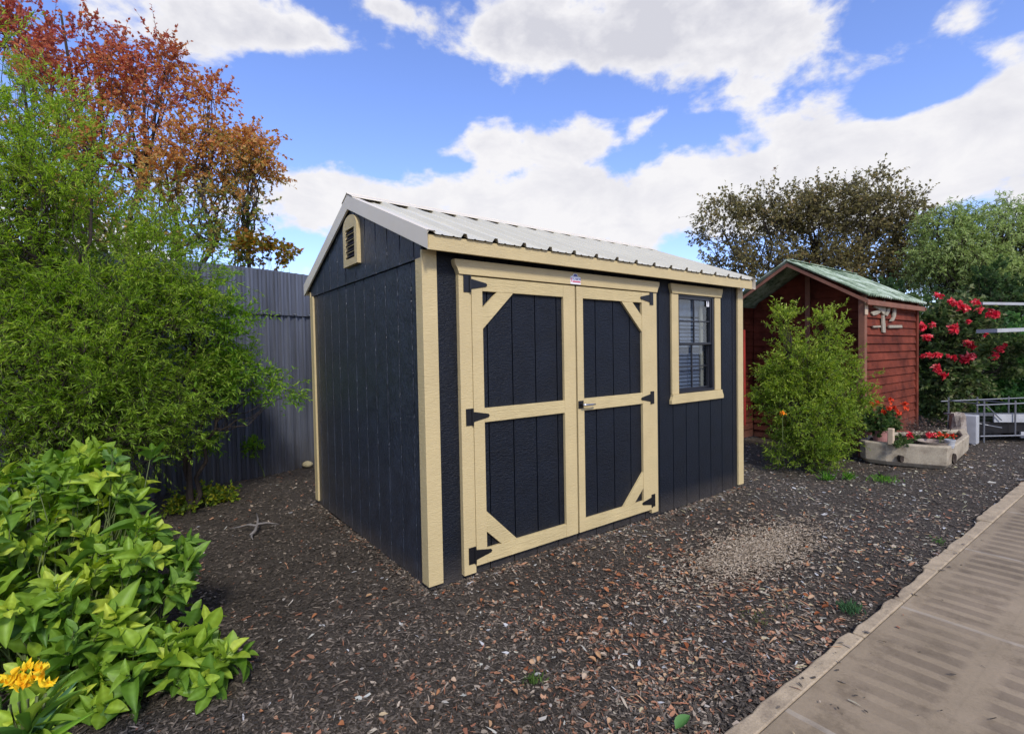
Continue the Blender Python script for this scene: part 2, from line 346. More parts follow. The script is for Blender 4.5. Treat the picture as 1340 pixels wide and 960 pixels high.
# rake trims: folded metal, one each slope and gable
for xf, sg in ((-.041, -1), (L+.041, 1)):
    for s in (0, 1):
        r = MB(); y0, y1 = -.142, D/2
        def pt(y, dz, dx=0):
            z = 2.151+SL*(y+.137)+dz; yy = D-y if s else y; return (xf-sg*dx, yy, z)
        vs = []
        for y in (y0, y1):
            vs += [pt(y, -.090, .014), pt(y, -.090), pt(y, -.08, .0), pt(y, .018), pt(y, .020, .006), pt(y, .020, .05), pt(y, .010, .054)]
        r.add(vs, [(i, i+1, 8+i, 7+i) for i in range(6)]); r.build('rake_trim', M['rake'], sh, solid=.0015)
# gable vent
v = empty  # noqa
yc, hw = 1.152, .154
def arch(y0, y1, z0, zs, n=14):
    c = (y0+y1)/2; h = (y1-y0)/2
    return [(y0, z0), (y1, z0)]+[(c+h*math.cos(math.pi*k/n), zs+h*.62*math.sin(math.pi*k/n)) for k in range(n+1)]
OA = arch(yc-hw, yc+hw, 2.158, 2.452); iy0, iy1, iz0, iz1 = yc-.1, yc+.1, 2.212, 2.443
g = MB()
# frame = ring between arch outline and rectangle opening
g.prism([(yc-hw, 2.158), (yc+hw, 2.158), (yc+hw, iz0), (yc-hw, iz0)], 0, -.042, -.0115)
g.prism([(yc-hw, iz0), (iy0, iz0), (iy0, iz1), (yc-hw, iz1)], 0, -.042, -.0115); g.prism([(iy1, iz0), (yc+hw, iz0), (yc+hw, iz1), (iy1, iz1)], 0, -.042, -.0115)
g.prism([(yc-hw, iz1), (yc+hw, iz1)]+[(a, b) for a, b in OA[2:]], 0, -.042, -.0115)
gv = g.build('gable_vent', M['cream'], sh)
g = MB(); g.box(-.020, -.012, iy0+.001, iy1-.001, iz0+.001, iz1-.001); g.build('vent_screen', M['dark'], gv)
g = MB()
for k in range(5):
    z = iz0+.012+k*.0465; g.add([(-.04, iy0+.0005, z), (-.04, iy1-.0005, z), (-.022, iy1-.0005, z+.028), (-.022, iy0+.0005, z+.028), (-.041, iy0+.0005, z+.003), (-.041, iy1-.0005, z+.003), (-.022, iy1-.0005, z+.031), (-.022, iy0+.0005, z+.031)],
        [(0,3,2,1),(4,5,6,7),(0,1,5,4),(1,2,6,5),(2,3,7,6),(3,0,4,7)]); g.build('vent_louver', M['black'], gv); g = MB()
for k in range(4): g = MB(); g.box(-.0425, -.0405, iy0+.001, iy1-.001, iz0+.045+k*.0465, iz0+.048+k*.0465); g.build('vent_bar', M['cream'], gv)
# door frame
g = MB(); g.box(.224, .3135, -.036, -.0005, .040, 1.948); g.build('door_jamb', M['cream'], sh, bevel=.0015)
g = MB(); g.box(2.116, 2.205, -.036, -.0005, .048, 1.948); g.build('door_jamb', M['cream'], sh, bevel=.0015)
g = MB(); curve = [(.224, 1.9500), (.222, 1.958), (.212, 1.985), (.197, 2.005), (.193, 2.030), (.193, 2.042)]
mir = [(2.429-x, z) for x, z in curve][::-1]
g.prism(curve[::-1]+mir[::-1], 1, -.047, -.0005) ; g.build('door_header', M['cream'], sh, bevel=.0015)
def door(x0, x1, stile_l, stile_r, flip):
    """x0..x1 leaf; stile inner edges; flip: hinge on the right"""
    d = MB(); siding(d, x0+.004, x1-.004, .09, 1.938, 0, -.016, -1, thick=.013, start=.04+.2032)
    leaf = d.build('door', M['siding'], sh)
    t = MB(); ya, yb = -.040, -.0165
    t.box(x0, stile_l, ya, yb, .083, 1.941); t.build('door_stile', M['cream'], leaf, bevel=.0015); t = MB(); t.box(stile_r, x1, ya, yb, .083, 1.941); t.build('door_stile', M['cream'], leaf, bevel=.0015)
    t = MB(); e = .0005
    for za, zb in ((.083, .178), (1.005, 1.096), (1.854, 1.941)):
        t = MB(); t.box(stile_l+e, stile_r-e, ya+.001, yb, za, zb); t.build('door_rail', M['creamh'], leaf, bevel=.0015)
    for top in (0, 1):
        zi = 1.8535 if top else .1785; s = -1 if top else 1
        pts = [(.0, s*.110), (.0, s*.245), (.252, .0), (.118, .0)]
        xb = stile_r-e if flip else stile_l+e; sx = -1 if flip else 1
        poly = [(xb+sx*a, zi+b) for a, b in pts]; 
        t = MB(); t.prism(poly, 1, ya+.003, yb); t.build('door_brace', M['creamh'], leaf, bevel=.0012)
    for zc in (1.894, 1.048, .158):
        hx = 2.113 if flip else .301; sx = -1 if flip else 1
        t = MB()
        a, b = sorted((hx, hx-sx*.044)); yj = -.0405; t.box(a, b, yj, -.0365, zc-.054, zc+.054)            # plate on the jamb
        t.prism([(hx+sx*.010, zc-.032), (hx+sx*.125, zc-.011), (hx+sx*.134, zc), (hx+sx*.125, zc+.011), (hx+sx*.010, zc+.032)], 1, -.0455, -.0405)
        h = t.build('hinge', M['black'], leaf, bevel=.001)
        t = MB(); t.tube([(hx+sx*.004, -.044, zc-.055), (hx+sx*.004, -.044, zc+.055)], .0065, 10); t.build('hinge_barrel', M['black'], leaf)
        for (dx, dz, yy) in ((-.026, .035, -.0425), (-.026, -.035, -.0425), (.04, 0, -.047), (.085, 0, -.047)):
            t = MB(); t.tube([(hx+sx*dx, yy+.003, zc+dz), (hx+sx*dx, yy, zc+dz)], .0042, 8); t.build('hinge_bolt', M['black'], leaf)
    return leaf
d1 = door(.316, 1.2245, .398, 1.108, False); d2 = door(1.2415, 2.1135, 1.308, 2.003, True)
# latch on the right leaf
t = MB(); t.box(1.243, 1.297, -.0455, -.0405, 1.024, 1.082); t.tube([(1.270, -.045, 1.053), (1.270, -.075, 1.053)], .012, 12)
t.build('door_latch', M['black'], d2, bevel=.002)
t = MB(); t.tube([(1.262, -.074, 1.053), (1.30, -.080, 1.052), (1.36, -.078, 1.050), (1.397, -.070, 1.049)], [.010, .008, .007, .006], 10); t.build('latch_handle', M['steel'], d2, smooth=True)
# badge on the header
bx = 1.222
b0 = MB(); b0.prism([(bx-.049, 1.953), (bx+.054, 1.953), (bx+.054, 2.006), (bx+.030, 2.010), (bx+.016, 2.031), (bx-.014, 2.031), (bx-.030, 2.012), (bx-.049, 2.010)], 1, -.051, -.0475)
bd = b0.build('maker_badge', M['white'], sh)
b1 = MB(); b1.prism([(bx-.022, 2.009), (bx+.026, 2.009), (bx+.012, 2.027), (bx-.009, 2.027)], 1, -.0525, -.0515); b1.build('badge_roof', M['badgeblue'], bd)
b1 = MB(); b1.prism([(bx-.030, 1.966), (bx+.051, 1.966), (bx+.051, 1.978), (bx-.030, 1.978)], 1, -.0525, -.0515); b1.build('badge_band', M['badgered'], bd); b1 = MB(); b1.box(bx-.044, bx-.037, -.0525, -.0515, 1.968, 1.999); b1.build('badge_bar', M['badgered'], bd)
def text(s, size, loc, mat, parent, name, ext=.0004, bold=.0):
    c = bpy.data.curves.new(name, 'FONT'); c.body = s; c.size = size; c.align_x = 'CENTER'; c.extrude = ext; c.offset = bold
    o = bpy.data.objects.new('tmp', c); COL.objects.link(o); dg = bpy.context.evaluated_depsgraph_get(); dg.update()
    me = bpy.data.meshes.new_from_object(o.evaluated_get(dg)); bpy.data.objects.remove(o)
    me.name = name; R = Matrix.Rotation(math.pi/2, 4, 'X'); me.transform(Matrix.Translation(Vector(loc)-Vector(tuple(LOC[parent.name])))@R); me.materials.clear()
    return link(name, me, mat, parent)
text('COLAMOR', .0215, (bx+.003, -.0520, 1.983), M['badgeblue'], bd, 'badge_lettering', bold=.0006)
# window
WX0, WX1, WZ0, WZ1 = 2.548, 3.142, 1.054, 1.957
g = MB(); g.box(2.445, 2.546, -.020, -.0005, 1.053, 1.960); g.build('window_trim', M['cream'], sh, bevel=.0015)
g = MB(); g.box(3.144, 3.245, -.020, -.0005, 1.053, 1.960); g.build('window_trim', M['cream'], sh, bevel=.0015)
def eared(xa, xb, z0, z1, up, dz=.014):
    if up: c = [(xa+.022, z0), (xa+.020, z0+.012), (xa+.008, z0+.04), (xa, z0+.058), (xa, z1)]
    else: c = [(xa, z0), (xa, z0+.030), (xa+.010, z0+.048), (xa+.021, z0+.068), (xa+.022, z1)]
    return c+[(xa+xb-x, z) for x, z in c][::-1]
g = MB(); g.prism(eared(2.422, 3.272, 1.962, 2.048, True), 1, -.030, -.0005); g.build('window_head_trim', M['creamh'], sh, bevel=.0015)
g = MB(); g.prism(eared(2.422, 3.278, .966, 1.051, False), 1, -.030, -.0005); g.build('window_apron', M['creamh'], sh, bevel=.0015)
g = MB(); fy0, fy1 = -.012, .055
g.box(2.5475, 2.562, fy0, fy1, 1.054, 1.958); g.box(3.110, 3.1425, fy0, fy1, 1.054, 1.958); g.box(2.5625, 3.1095, fy0, fy1, 1.944, 1.958); g.box(2.5625, 3.1095, fy0-.006, fy1, 1.054, 1.076)
win = g.build('window', M['blackframe'], sh, bevel=.002)
def sash(x0, x1, z0, z1, y0, y1, name, fw=.02):
    g = MB(); g.box(x0, x0+fw, y0, y1, z0, z1); g.box(x1-fw, x1, y0, y1, z0, z1); g.box(x0+fw+.0003, x1-fw-.0003, y0, y1, z0, z0+fw); g.box(x0+fw+.0003, x1-fw-.0003, y0, y1, z1-fw, z1)
    g.build(name, M['blackframe'], win, bevel=.0015)
    c = (x0+x1)/2-.01; m_ = MB(); zc = (z0+z1)/2; m_.box(c-.007, c+.007, y0+.006, y1-.006, z0+fw+.0003, z1-fw-.0003); m_.build('muntin', M['blackframe'], win); m_ = MB(); m_.box(x0+fw+.0003, c-.0073, y0+.007, y1-.007, zc-.006, zc+.006); m_.box(c+.0073, x1-fw-.0003, y0+.007, y1-.007, zc-.006, zc+.006)
    m_.build('muntin', M['blackframe'], win)
    q = MB(); ym = (y0+y1)/2+.0095; q.box(x0+.004, x1-.004, ym, ym+.003, z0+.004, z1-.004); q.build('pane', M['glass'], win)
sash(2.5625, 3.1095, 1.500, 1.9435, -.004, .020, 'upper_sash'); sash(2.5625, 3.1095, 1.0765, 1.515, .0215, .046, 'lower_sash')
# sticker on the glass
g = MB(); g.box(3.040, 3.084, .0055, .0065, 1.868, 1.930); st = g.build('window_sticker', M['white'], win)
g = MB(); g.prism([(3.062+.009*math.cos(a*math.pi/6), 1.908+.014*math.sin(a*math.pi/6)) for a in range(12)], 1, .0045, .0052); g.box(3.059, 3.065, .0046, .0052, 1.875, 1.894); g.build('sticker_mark', M['dark'], win)
# added behind the glass: pieces shaped as the mirrored sky, house siding and post
g = MB(); g.box(2.552, 3.108, .10, .112, 1.775, 1.955); g.build('blind_headboard', M['blind2'], win)
g = MB(); z = 1.745
while z > 1.06:
    g.add([(2.552, .085, z-.018), (3.135, .085, z-.018), (3.135, .098, z+.010), (2.552, .098, z+.010), (2.552, .086, z-.020), (3.135, .086, z-.020), (3.135, .1, z+.009), (2.552, .1, z+.009)], [(0,1,2,3),(7,6,5,4),(0,4,5,1),(2,6,7,3),(1,5,6,2),(0,3,7,4)])
    z -= .036
g.build('blind_slat', M['blind'], win)
g = MB(); g.box(3.036, 3.078, .068, .082, 1.06, 1.95); g.build('stud', M['stud'], win)

# ------------------------------------------------------------------ corrugated fence behind the shed
FA, FB = np.array([-.96, 3.83, 0]), np.array([.46, 4.25, 0]); FD = (FB-FA)/np.linalg.norm(FB-FA); FN = np.array([FD[1], -FD[0], 0])
fe = empty('metal_fence', FA, 'tall slate grey corrugated metal fence behind the left side of the shed', 'fence')
def corr(t0, t1, z0, z1, off, name, wob):
    P = []; t = t0
    while t < t1-.01:
        for a, h in ((0, 0), (.030, 0), (.038, .026), (.062, .026), (.070, 0), (.084, 0), (.087, .006), (.094, .006)):
            if t+a < t1: P.append((t+a, h))
        t += .1
    P.append((t1, 0)); zt = lambda t: z1+.02*math.sin(t*1.3+wob)
    vs = [tuple(FA+FD*a+FN*(h+off)+np.array([0, 0, z0])) for a, h in P]+[tuple(FA+FD*a+FN*(h+off)+np.array([0, 0, zt(a)])) for a, h in P]
    n = len(P); m = MB(); m.add(vs, [(i, i+1, n+i+1, n+i) for i in range(n-1)]); return m.build(name, M['fence'], fe, solid=.0012)
t = -5.2; k = 0
while t < 6.5:
    corr(t, t+.79, -.05, 2.02, .002*(k % 2), 'lower_sheet', 0); corr(t, t+.79, 1.985, 2.52, .030+.002*(k % 2), 'upper_sheet', .3); t += .78; k += 1
t = -1.2
while t < 2.2:
    q = FA+FD*(t+.05)+FN*.058+np.array([0, 0, 2.005]); m = MB(); m.tube([tuple(q-FN*.02), tuple(q+FN*.004)], .008, 6); m.build('screw', M['steel'], fe); t += .2
a = FA+FD*(-5.2)-FN*.02; b = FA+FD*6.5-FN*.02
for z in (.4, 1.6, 2.35): m = MB(); m.tube([tuple(a+np.array([0, 0, z])), tuple(b+np.array([0, 0, z]))], .02, 6); m.build('rail', M['galv'], fe)

# ------------------------------------------------------------------ foliage machinery
def unit(v): return v/np.maximum(np.linalg.norm(v, axis=-1, keepdims=True), 1e-9)
def rand_dirs(n): return unit(RNG.normal(size=(n, 3)))
TQ = (np.array([[0, 0, 0], [-.5, .45, .08], [0, 1, -.03], [.5, .45, .08]]), np.array([[0, 3, 2], [0, 2, 1]]))
def broad_template(ns=5, curl=.28, cup=.16):
    v = []; f = []
    for i in range(ns+1):
        t = i/ns; w = .5*(math.sin(math.pi*min(1, t**.80))**.72 if 0 < t < 1 else .02); z = -curl*t*t
        v += [[-w, t, z+cup*w*2], [-w*.5, t, z+cup*w*.7], [0, t, z], [w*.5, t, z+cup*w*.7], [w, t, z+cup*w*2]]
    for i in range(ns):
        for k in range(4): f.append([i*5+k, i*5+k+1, (i+1)*5+k+1, (i+1)*5+k])
    return np.array(v), np.array(f)
TB = broad_template(); TB2 = broad_template(4, .12, .1)
def leaves(P, Dr, N, Ln, Wd, tmpl, tint):
    V, F = tmpl; n = len(P); Dr = unit(Dr); X = unit(np.cross(Dr, N)); Z = np.cross(X, Dr)
    vs = P[:, None] + X[:, None]*(V[None, :, 0, None]*Wd[:, None, None]) + Dr[:, None]*(V[None, :, 1, None]*Ln[:, None, None]) + Z[:, None]*(V[None, :, 2, None]*Ln[:, None, None])
    fs = F[None]+(np.arange(n)*len(V))[:, None, None]
    return vs.reshape(-1, 3), fs.reshape(-1, F.shape[1]), np.repeat(tint, len(V), axis=0)
def merge(parts):
    Vs = []; Fs = []; Ts = []; o = 0
    for v, f, t in parts: Vs.append(v); Fs.append(f+o); Ts.append(t); o += len(v)
    return np.concatenate(Vs), np.concatenate(Fs), np.concatenate(Ts)
def tubes_np(paths, radii, n=4):
    """many tapered tubes. paths (m,k,3), radii (m,k)"""
    m, k, _ = paths.shape; T = np.gradient(paths, axis=1); T = unit(T); ref = np.array([.31, .22, .92]); U = unit(np.cross(T, ref)); W = np.cross(T, U)
    a = np.arange(n)*2*np.pi/n
    vs = paths[:, :, None]+radii[:, :, None, None]*(U[:, :, None]*np.cos(a)[None, None, :, None]+W[:, :, None]*np.sin(a)[None, None, :, None])
    i = np.arange(m*k*n).reshape(m, k, n); A = i[:, :-1]; B = i[:, 1:]
    fs = np.stack([A, np.roll(A, -1, 2), np.roll(B, -1, 2), B], -1).reshape(-1, 4); return vs.reshape(-1, 3), fs
def clump_points(ells, n, shell=.55):
    """sample points in ellipsoids, biased to the outer part"""
    w = np.array([e[1][0]*e[1][1]*e[1][2] for e in ells])**.8*np.array([e[2] if len(e) > 2 else 1 for e in ells]); w = w/w.sum(); idx = RNG.choice(len(ells), n, p=w)
    C = np.array([e[0] for e in ells])[idx]; R = np.array([e[1] for e in ells])[idx]
    r = (shell+(1-shell)*RNG.random((n, 1))**.7); r = np.where(RNG.random((n, 1)) < .3, RNG.random((n, 1)), r)
    d = rand_dirs(n); return C+d*R*r, d, idx
def grow(name, base, ells, label, cat, nclump, twigs, per, Ln, Wd, tintf, mat, tw_len=.3, up=.35, outw=.6, trunk_r=.08, trunk_top=None, spread=.06, jit=.25, group=None,
         leafdir=.7, droop=0, shell=.55, tmpl=TQ, limb_every=1, trunks=None, wood='bark', parent=None, minz=.02, flat=.0, leafname='foliage', limbname='trunk'):
    base = np.array(base, float)
    root = parent or empty(name, base, label, cat, group)
    C, d, idx = clump_points(ells, nclump, shell); C[:, 2] = np.maximum(C[:, 2], minz+.03)
    cen = np.average(np.array([e[0] for e in ells]), axis=0); top = np.array(trunk_top if trunk_top is not None else [cen[0], cen[1], cen[2]+.3*(C[:, 2].max()-cen[2])])
    trunks = trunks or [top]
    # trunks
    wood_v = []; wood_f = []; o = 0
    def addw(v, f):
        nonlocal o
        wood_v.append(v); wood_f.append(f+o); o += len(v)
    ts = np.linspace(0, 1, 9); TR = []
    for T in trunks:
        T = np.array(T, float); P = base+(T-base)*ts[:, None]; P[:, :2] += (RNG.normal(size=(9, 2))*.035*np.linalg.norm(T-base)*np.sin(np.pi*ts)[:, None]); P[0] = base+[RNG.normal()*trunk_r*.6, RNG.normal()*trunk_r*.6, -.05]
        TR.append(P); R = trunk_r*(1-.8*ts)**.9; R[0] *= 1.25
        v, f = tubes_np(P[None], R[None], 9); addw(v, f)
    TR = np.array(TR)
    # limbs to clumps
    li = np.arange(0, nclump, limb_every); m = len(li); cl = C[li]
    k = RNG.integers(0, len(TR), m)
    # nearest trunk, attach lower than the clump
    dist = np.array([np.linalg.norm(TR[j][None, :, :]-cl[:, None], axis=2).min(1) for j in range(len(TR))]).T + RNG.random((m, len(TR)))*.3
    k = dist.argmin(1); hz = np.clip((cl[:, 2]-base[2])/(TR[k, -1, 2]-base[2]+1e-6)*.75-.1*RNG.random(m), .12, .97)
    at = hz*8; i0 = np.clip(at.astype(int), 0, 7); fr = (at-i0)[:, None]; A = TR[k, i0]*(1-fr)+TR[k, i0+1]*fr
    s = np.linspace(0, 1, 6)[None, :, None]; P = A[:, None]+(cl-A)[:, None]*s; ln = np.linalg.norm(cl-A, axis=1)
    P[:, :, 2] += -np.sin(np.pi*s[:, :, 0])*ln[:, None]*.10; P[:, 1:-1] += RNG.normal(size=(m, 4, 3))*(ln*.045)[:, None, None]
    R = (trunk_r*.30*np.minimum(1, ln/1.5+.25))[:, None]*np.linspace(1, .22, 6)[None]; v, f = tubes_np(P, R, 4); addw(v, f)
    # twigs
    nt_ = nclump*twigs; tc = np.repeat(C, twigs, 0); td = np.repeat(d, twigs, 0)
    tdir = unit(td*outw+rand_dirs(nt_)+np.array([0, 0, up])); tdir[:, 2] *= (1-flat); tdir = unit(tdir); tl = tw_len*(.5+RNG.random(nt_)); t0 = tc+rand_dirs(nt_)*spread*RNG.random((nt_, 1))
    s = np.linspace(0, 1, 4)[None, :, None]; TP = t0[:, None]+tdir[:, None]*tl[:, None, None]*s; TP[:, :, 2] -= droop*tl[:, None]*(s[:, :, 0]**2)
    TP[:, :, 2] = np.maximum(TP[:, :, 2], minz)
    v, f = tubes_np(TP, np.full((nt_, 4), trunk_r*.035+.0012)*np.array([1, .8, .6, .3]), 3); addw(v, f)
    # leaves along twigs
    n = nt_*per; ti = np.repeat(np.arange(nt_), per); u = (.12+.88*RNG.random(n)); a = u*3; j = np.clip(a.astype(int), 0, 2); fr = (a-j)[:, None]
    LP = TP[ti, j]*(1-fr)+TP[ti, j+1]*fr; ax = unit(TP[ti, j+1]-TP[ti, j]+1e-9)
    ld = unit(ax*leafdir+rand_dirs(n)*.8+np.array([0, 0, -droop*.5])); N = unit(rand_dirs(n)*.8+np.array([0, 0, 1.0])); LL = Ln*(1+jit*RNG.normal(size=n)).clip(.4, 1.7); WW = Wd*(LL/Ln)*(1+.15*RNG.normal(size=n)).clip(.6, 1.4)
    LP[:, 2] = np.maximum(LP[:, 2], minz)
    cl_id = np.repeat(np.arange(nclump), twigs*per); crand = RNG.random(nclump)[cl_id]
    T = tintf(LP, RNG.random(n), crand); V, F, TT = leaves(LP, ld, N, LL, WW, tmpl, T)
    raw(limbname, np.concatenate(wood_v), np.concatenate(wood_f), M[wood], root, smooth=True)
    o_ = raw(leafname, V, F, M[mat], root, TT, smooth=len(tmpl[0]) > 5); return root
def mixc(stops, x):
    """piecewise colour from stops [(pos,rgb)] for array x"""
    xs = np.array([s[0] for s in stops]); c = np.array([s[1] for s in stops]); return np.stack([np.interp(x, xs, c[:, i]) for i in range(3)], -1)
def E(px, py, Dp, rx, ry, rz, w=1): return (at3(px, py, Dp), (rx, ry, rz), w)

# ------------------------------------------------------------------ plants, left
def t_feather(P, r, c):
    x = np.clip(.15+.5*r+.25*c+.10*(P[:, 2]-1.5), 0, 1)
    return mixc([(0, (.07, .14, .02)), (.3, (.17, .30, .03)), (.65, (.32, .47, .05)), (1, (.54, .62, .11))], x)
b = ground_at(95, 700); b = np.array([-1.95, 2.55, 0])
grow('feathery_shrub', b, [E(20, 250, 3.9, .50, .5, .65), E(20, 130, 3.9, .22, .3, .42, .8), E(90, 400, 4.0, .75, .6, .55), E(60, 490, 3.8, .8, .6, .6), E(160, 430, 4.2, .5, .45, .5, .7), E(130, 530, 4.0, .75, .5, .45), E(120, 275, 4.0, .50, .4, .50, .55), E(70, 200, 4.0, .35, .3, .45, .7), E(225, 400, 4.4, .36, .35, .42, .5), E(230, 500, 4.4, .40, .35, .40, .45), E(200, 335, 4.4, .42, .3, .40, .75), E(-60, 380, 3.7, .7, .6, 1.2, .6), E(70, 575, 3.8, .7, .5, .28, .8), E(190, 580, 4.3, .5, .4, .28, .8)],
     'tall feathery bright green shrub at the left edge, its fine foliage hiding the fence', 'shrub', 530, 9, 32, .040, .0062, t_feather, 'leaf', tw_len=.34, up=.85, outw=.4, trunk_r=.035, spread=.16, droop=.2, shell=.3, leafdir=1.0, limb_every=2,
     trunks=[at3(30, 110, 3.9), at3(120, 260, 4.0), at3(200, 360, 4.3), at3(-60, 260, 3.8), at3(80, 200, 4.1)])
def t_feather2(P, r, c):
    return mixc([(0, (.08, .19, .02)), (.5, (.19, .36, .035)), (1, (.38, .50, .06))], np.clip(.6*r+.4*c, 0, 1))
grow('leafy_shrub', ground_at(250, 668)+[0, 0, 0], [E(355, 520, 5.15, .18, .15, .07, 1.5), E(255, 590, 4.9, .3, .2, .12, .5), E(300, 500, 5.0, .40, .3, .20), E(345, 512, 5.1, .30, .25, .10, .9), E(270, 440, 4.9, .35, .3, .35), E(235, 380, 4.8, .4, .3, .4), E(305, 415, 5.0, .12, .2, .12, 2.), E(230, 560, 4.8, .4, .3, .2, .8), E(270, 470, 5, .35, .3, .3)],
     'thin light green shrub with arching sprays reaching out in front of the grey fence', 'shrub', 120, 7, 15, .055, .014, t_feather2, 'leaf', tw_len=.24, up=.05, outw=.8, trunk_r=.025, spread=.08, droop=.15, shell=.3, flat=.5,
     trunks=[at3(300, 500, 5), at3(255, 400, 4.9), at3(225, 520, 4.8)])
# autumn trees beyond the fence
def t_red(P, r, c):
    h = (P[:, 2]-3.9)/2.6; x = np.clip(h*.52+.45*r+.3*c-.14, 0, 1)
    return mixc([(0, (.16, .27, .06)), (.22, (.34, .32, .08)), (.42, (.60, .32, .12)), (.72, (.55, .20, .11)), (1, (.42, .11, .09))], x)
def t_orange(P, r, c):
    h = (P[:, 2]-3.2)/2.3; x = np.clip(h*.55+.45*r+.35*c-.18, 0, 1)
    return mixc([(0, (.15, .27, .07)), (.3, (.30, .32, .09)), (.52, (.60, .36, .12)), (.8, (.58, .26, .10)), (1, (.44, .14, .08))], x)
grow('maple_tree', at3(150, 583, 8.6)*[1, 1, 0], [E(120, 90, 8.6, .95, .9, .70), E(85, 95, 8.6, .4, .6, .35, .7), E(190, 120, 8.5, .6, .6, .7), E(150, 190, 8.5, .8, .7, .5), E(30, 60, 8.7, .42, .5, .55), E(10, 30, 8.7, .5, .5, .6), E(120, 280, 8.5, .9, .7, .6, .9), E(60, 250, 8.5, .5, .5, .4, .7), E(215, 75, 8.5, .12, .15, .3, 3), E(40, 200, 8.6, .7, .7, .8, .5)],
     'tall autumn tree with dark red crown behind the fence at the far left', 'tree', 235, 7, 17, .052, .040, t_red, 'leaf', tw_len=.36, up=.3, outw=.6, trunk_r=.07, spread=.16, shell=.45, limb_every=3, group='autumn trees behind the fence',
     trunks=[at3(118, 60, 8.6), at3(190, 90, 8.5), at3(40, 60, 8.7), at3(80, 20, 8.6)])
grow('maple_tree', at3(258, 583, 8.0)*[1, 1, 0], [E(270, 205, 8.0, .72, .6, .5), E(320, 200, 8.0, .45, .5, .45), E(275, 130, 8.0, .18, .25, .42, 2.2), E(225, 240, 8.0, .5, .5, .4), E(340, 215, 8.0, .3, .3, .35, .8), E(300, 280, 8.0, .5, .5, .35, .5), E(235, 300, 8.0, .5, .4, .4, .8), E(180, 320, 8.0, .6, .4, .4, .7), E(290, 320, 7.9, .4, .3, .3, .6), E(350, 205, 8, .25, .2, .18, .8), E(340, 275, 8, .2, .2, .12, .8), E(215, 80, 8.2, .12, .2, .3, 1.4), E(275, 330, 7.8, .5, .4, .3, .45)],
     'orange autumn tree standing right of the dark red one, its bare dark limbs showing', 'tree', 195, 7, 16, .048, .036, t_orange, 'leaf', tw_len=.30, up=.25, outw=.6, trunk_r=.06, spread=.14, shell=.45, limb_every=3, group='autumn trees behind the fence',
     trunks=[at3(270, 150, 8.0), at3(335, 220, 8.0), at3(215, 210, 8.0)])
def t_sp(P, r, c): return mixc([(0, (.10, .13, .03)), (.5, (.30, .24, .04)), (1, (.38, .12, .03))], r)
grow('maple_sapling', at3(335, 583, 7.8)*[1, 1, 0], [E(345, 328, 7.8, .38, .3, .13), E(365, 333, 7.8, .16, .2, .14), E(320, 320, 7.8, .2, .2, .1)],
     'thin sapling top with yellow and rust leaves peeping just over the fence', 'tree', 22, 6, 12, .055, .045, t_sp, 'leaf', tw_len=.18, trunk_r=.02, spread=.06)
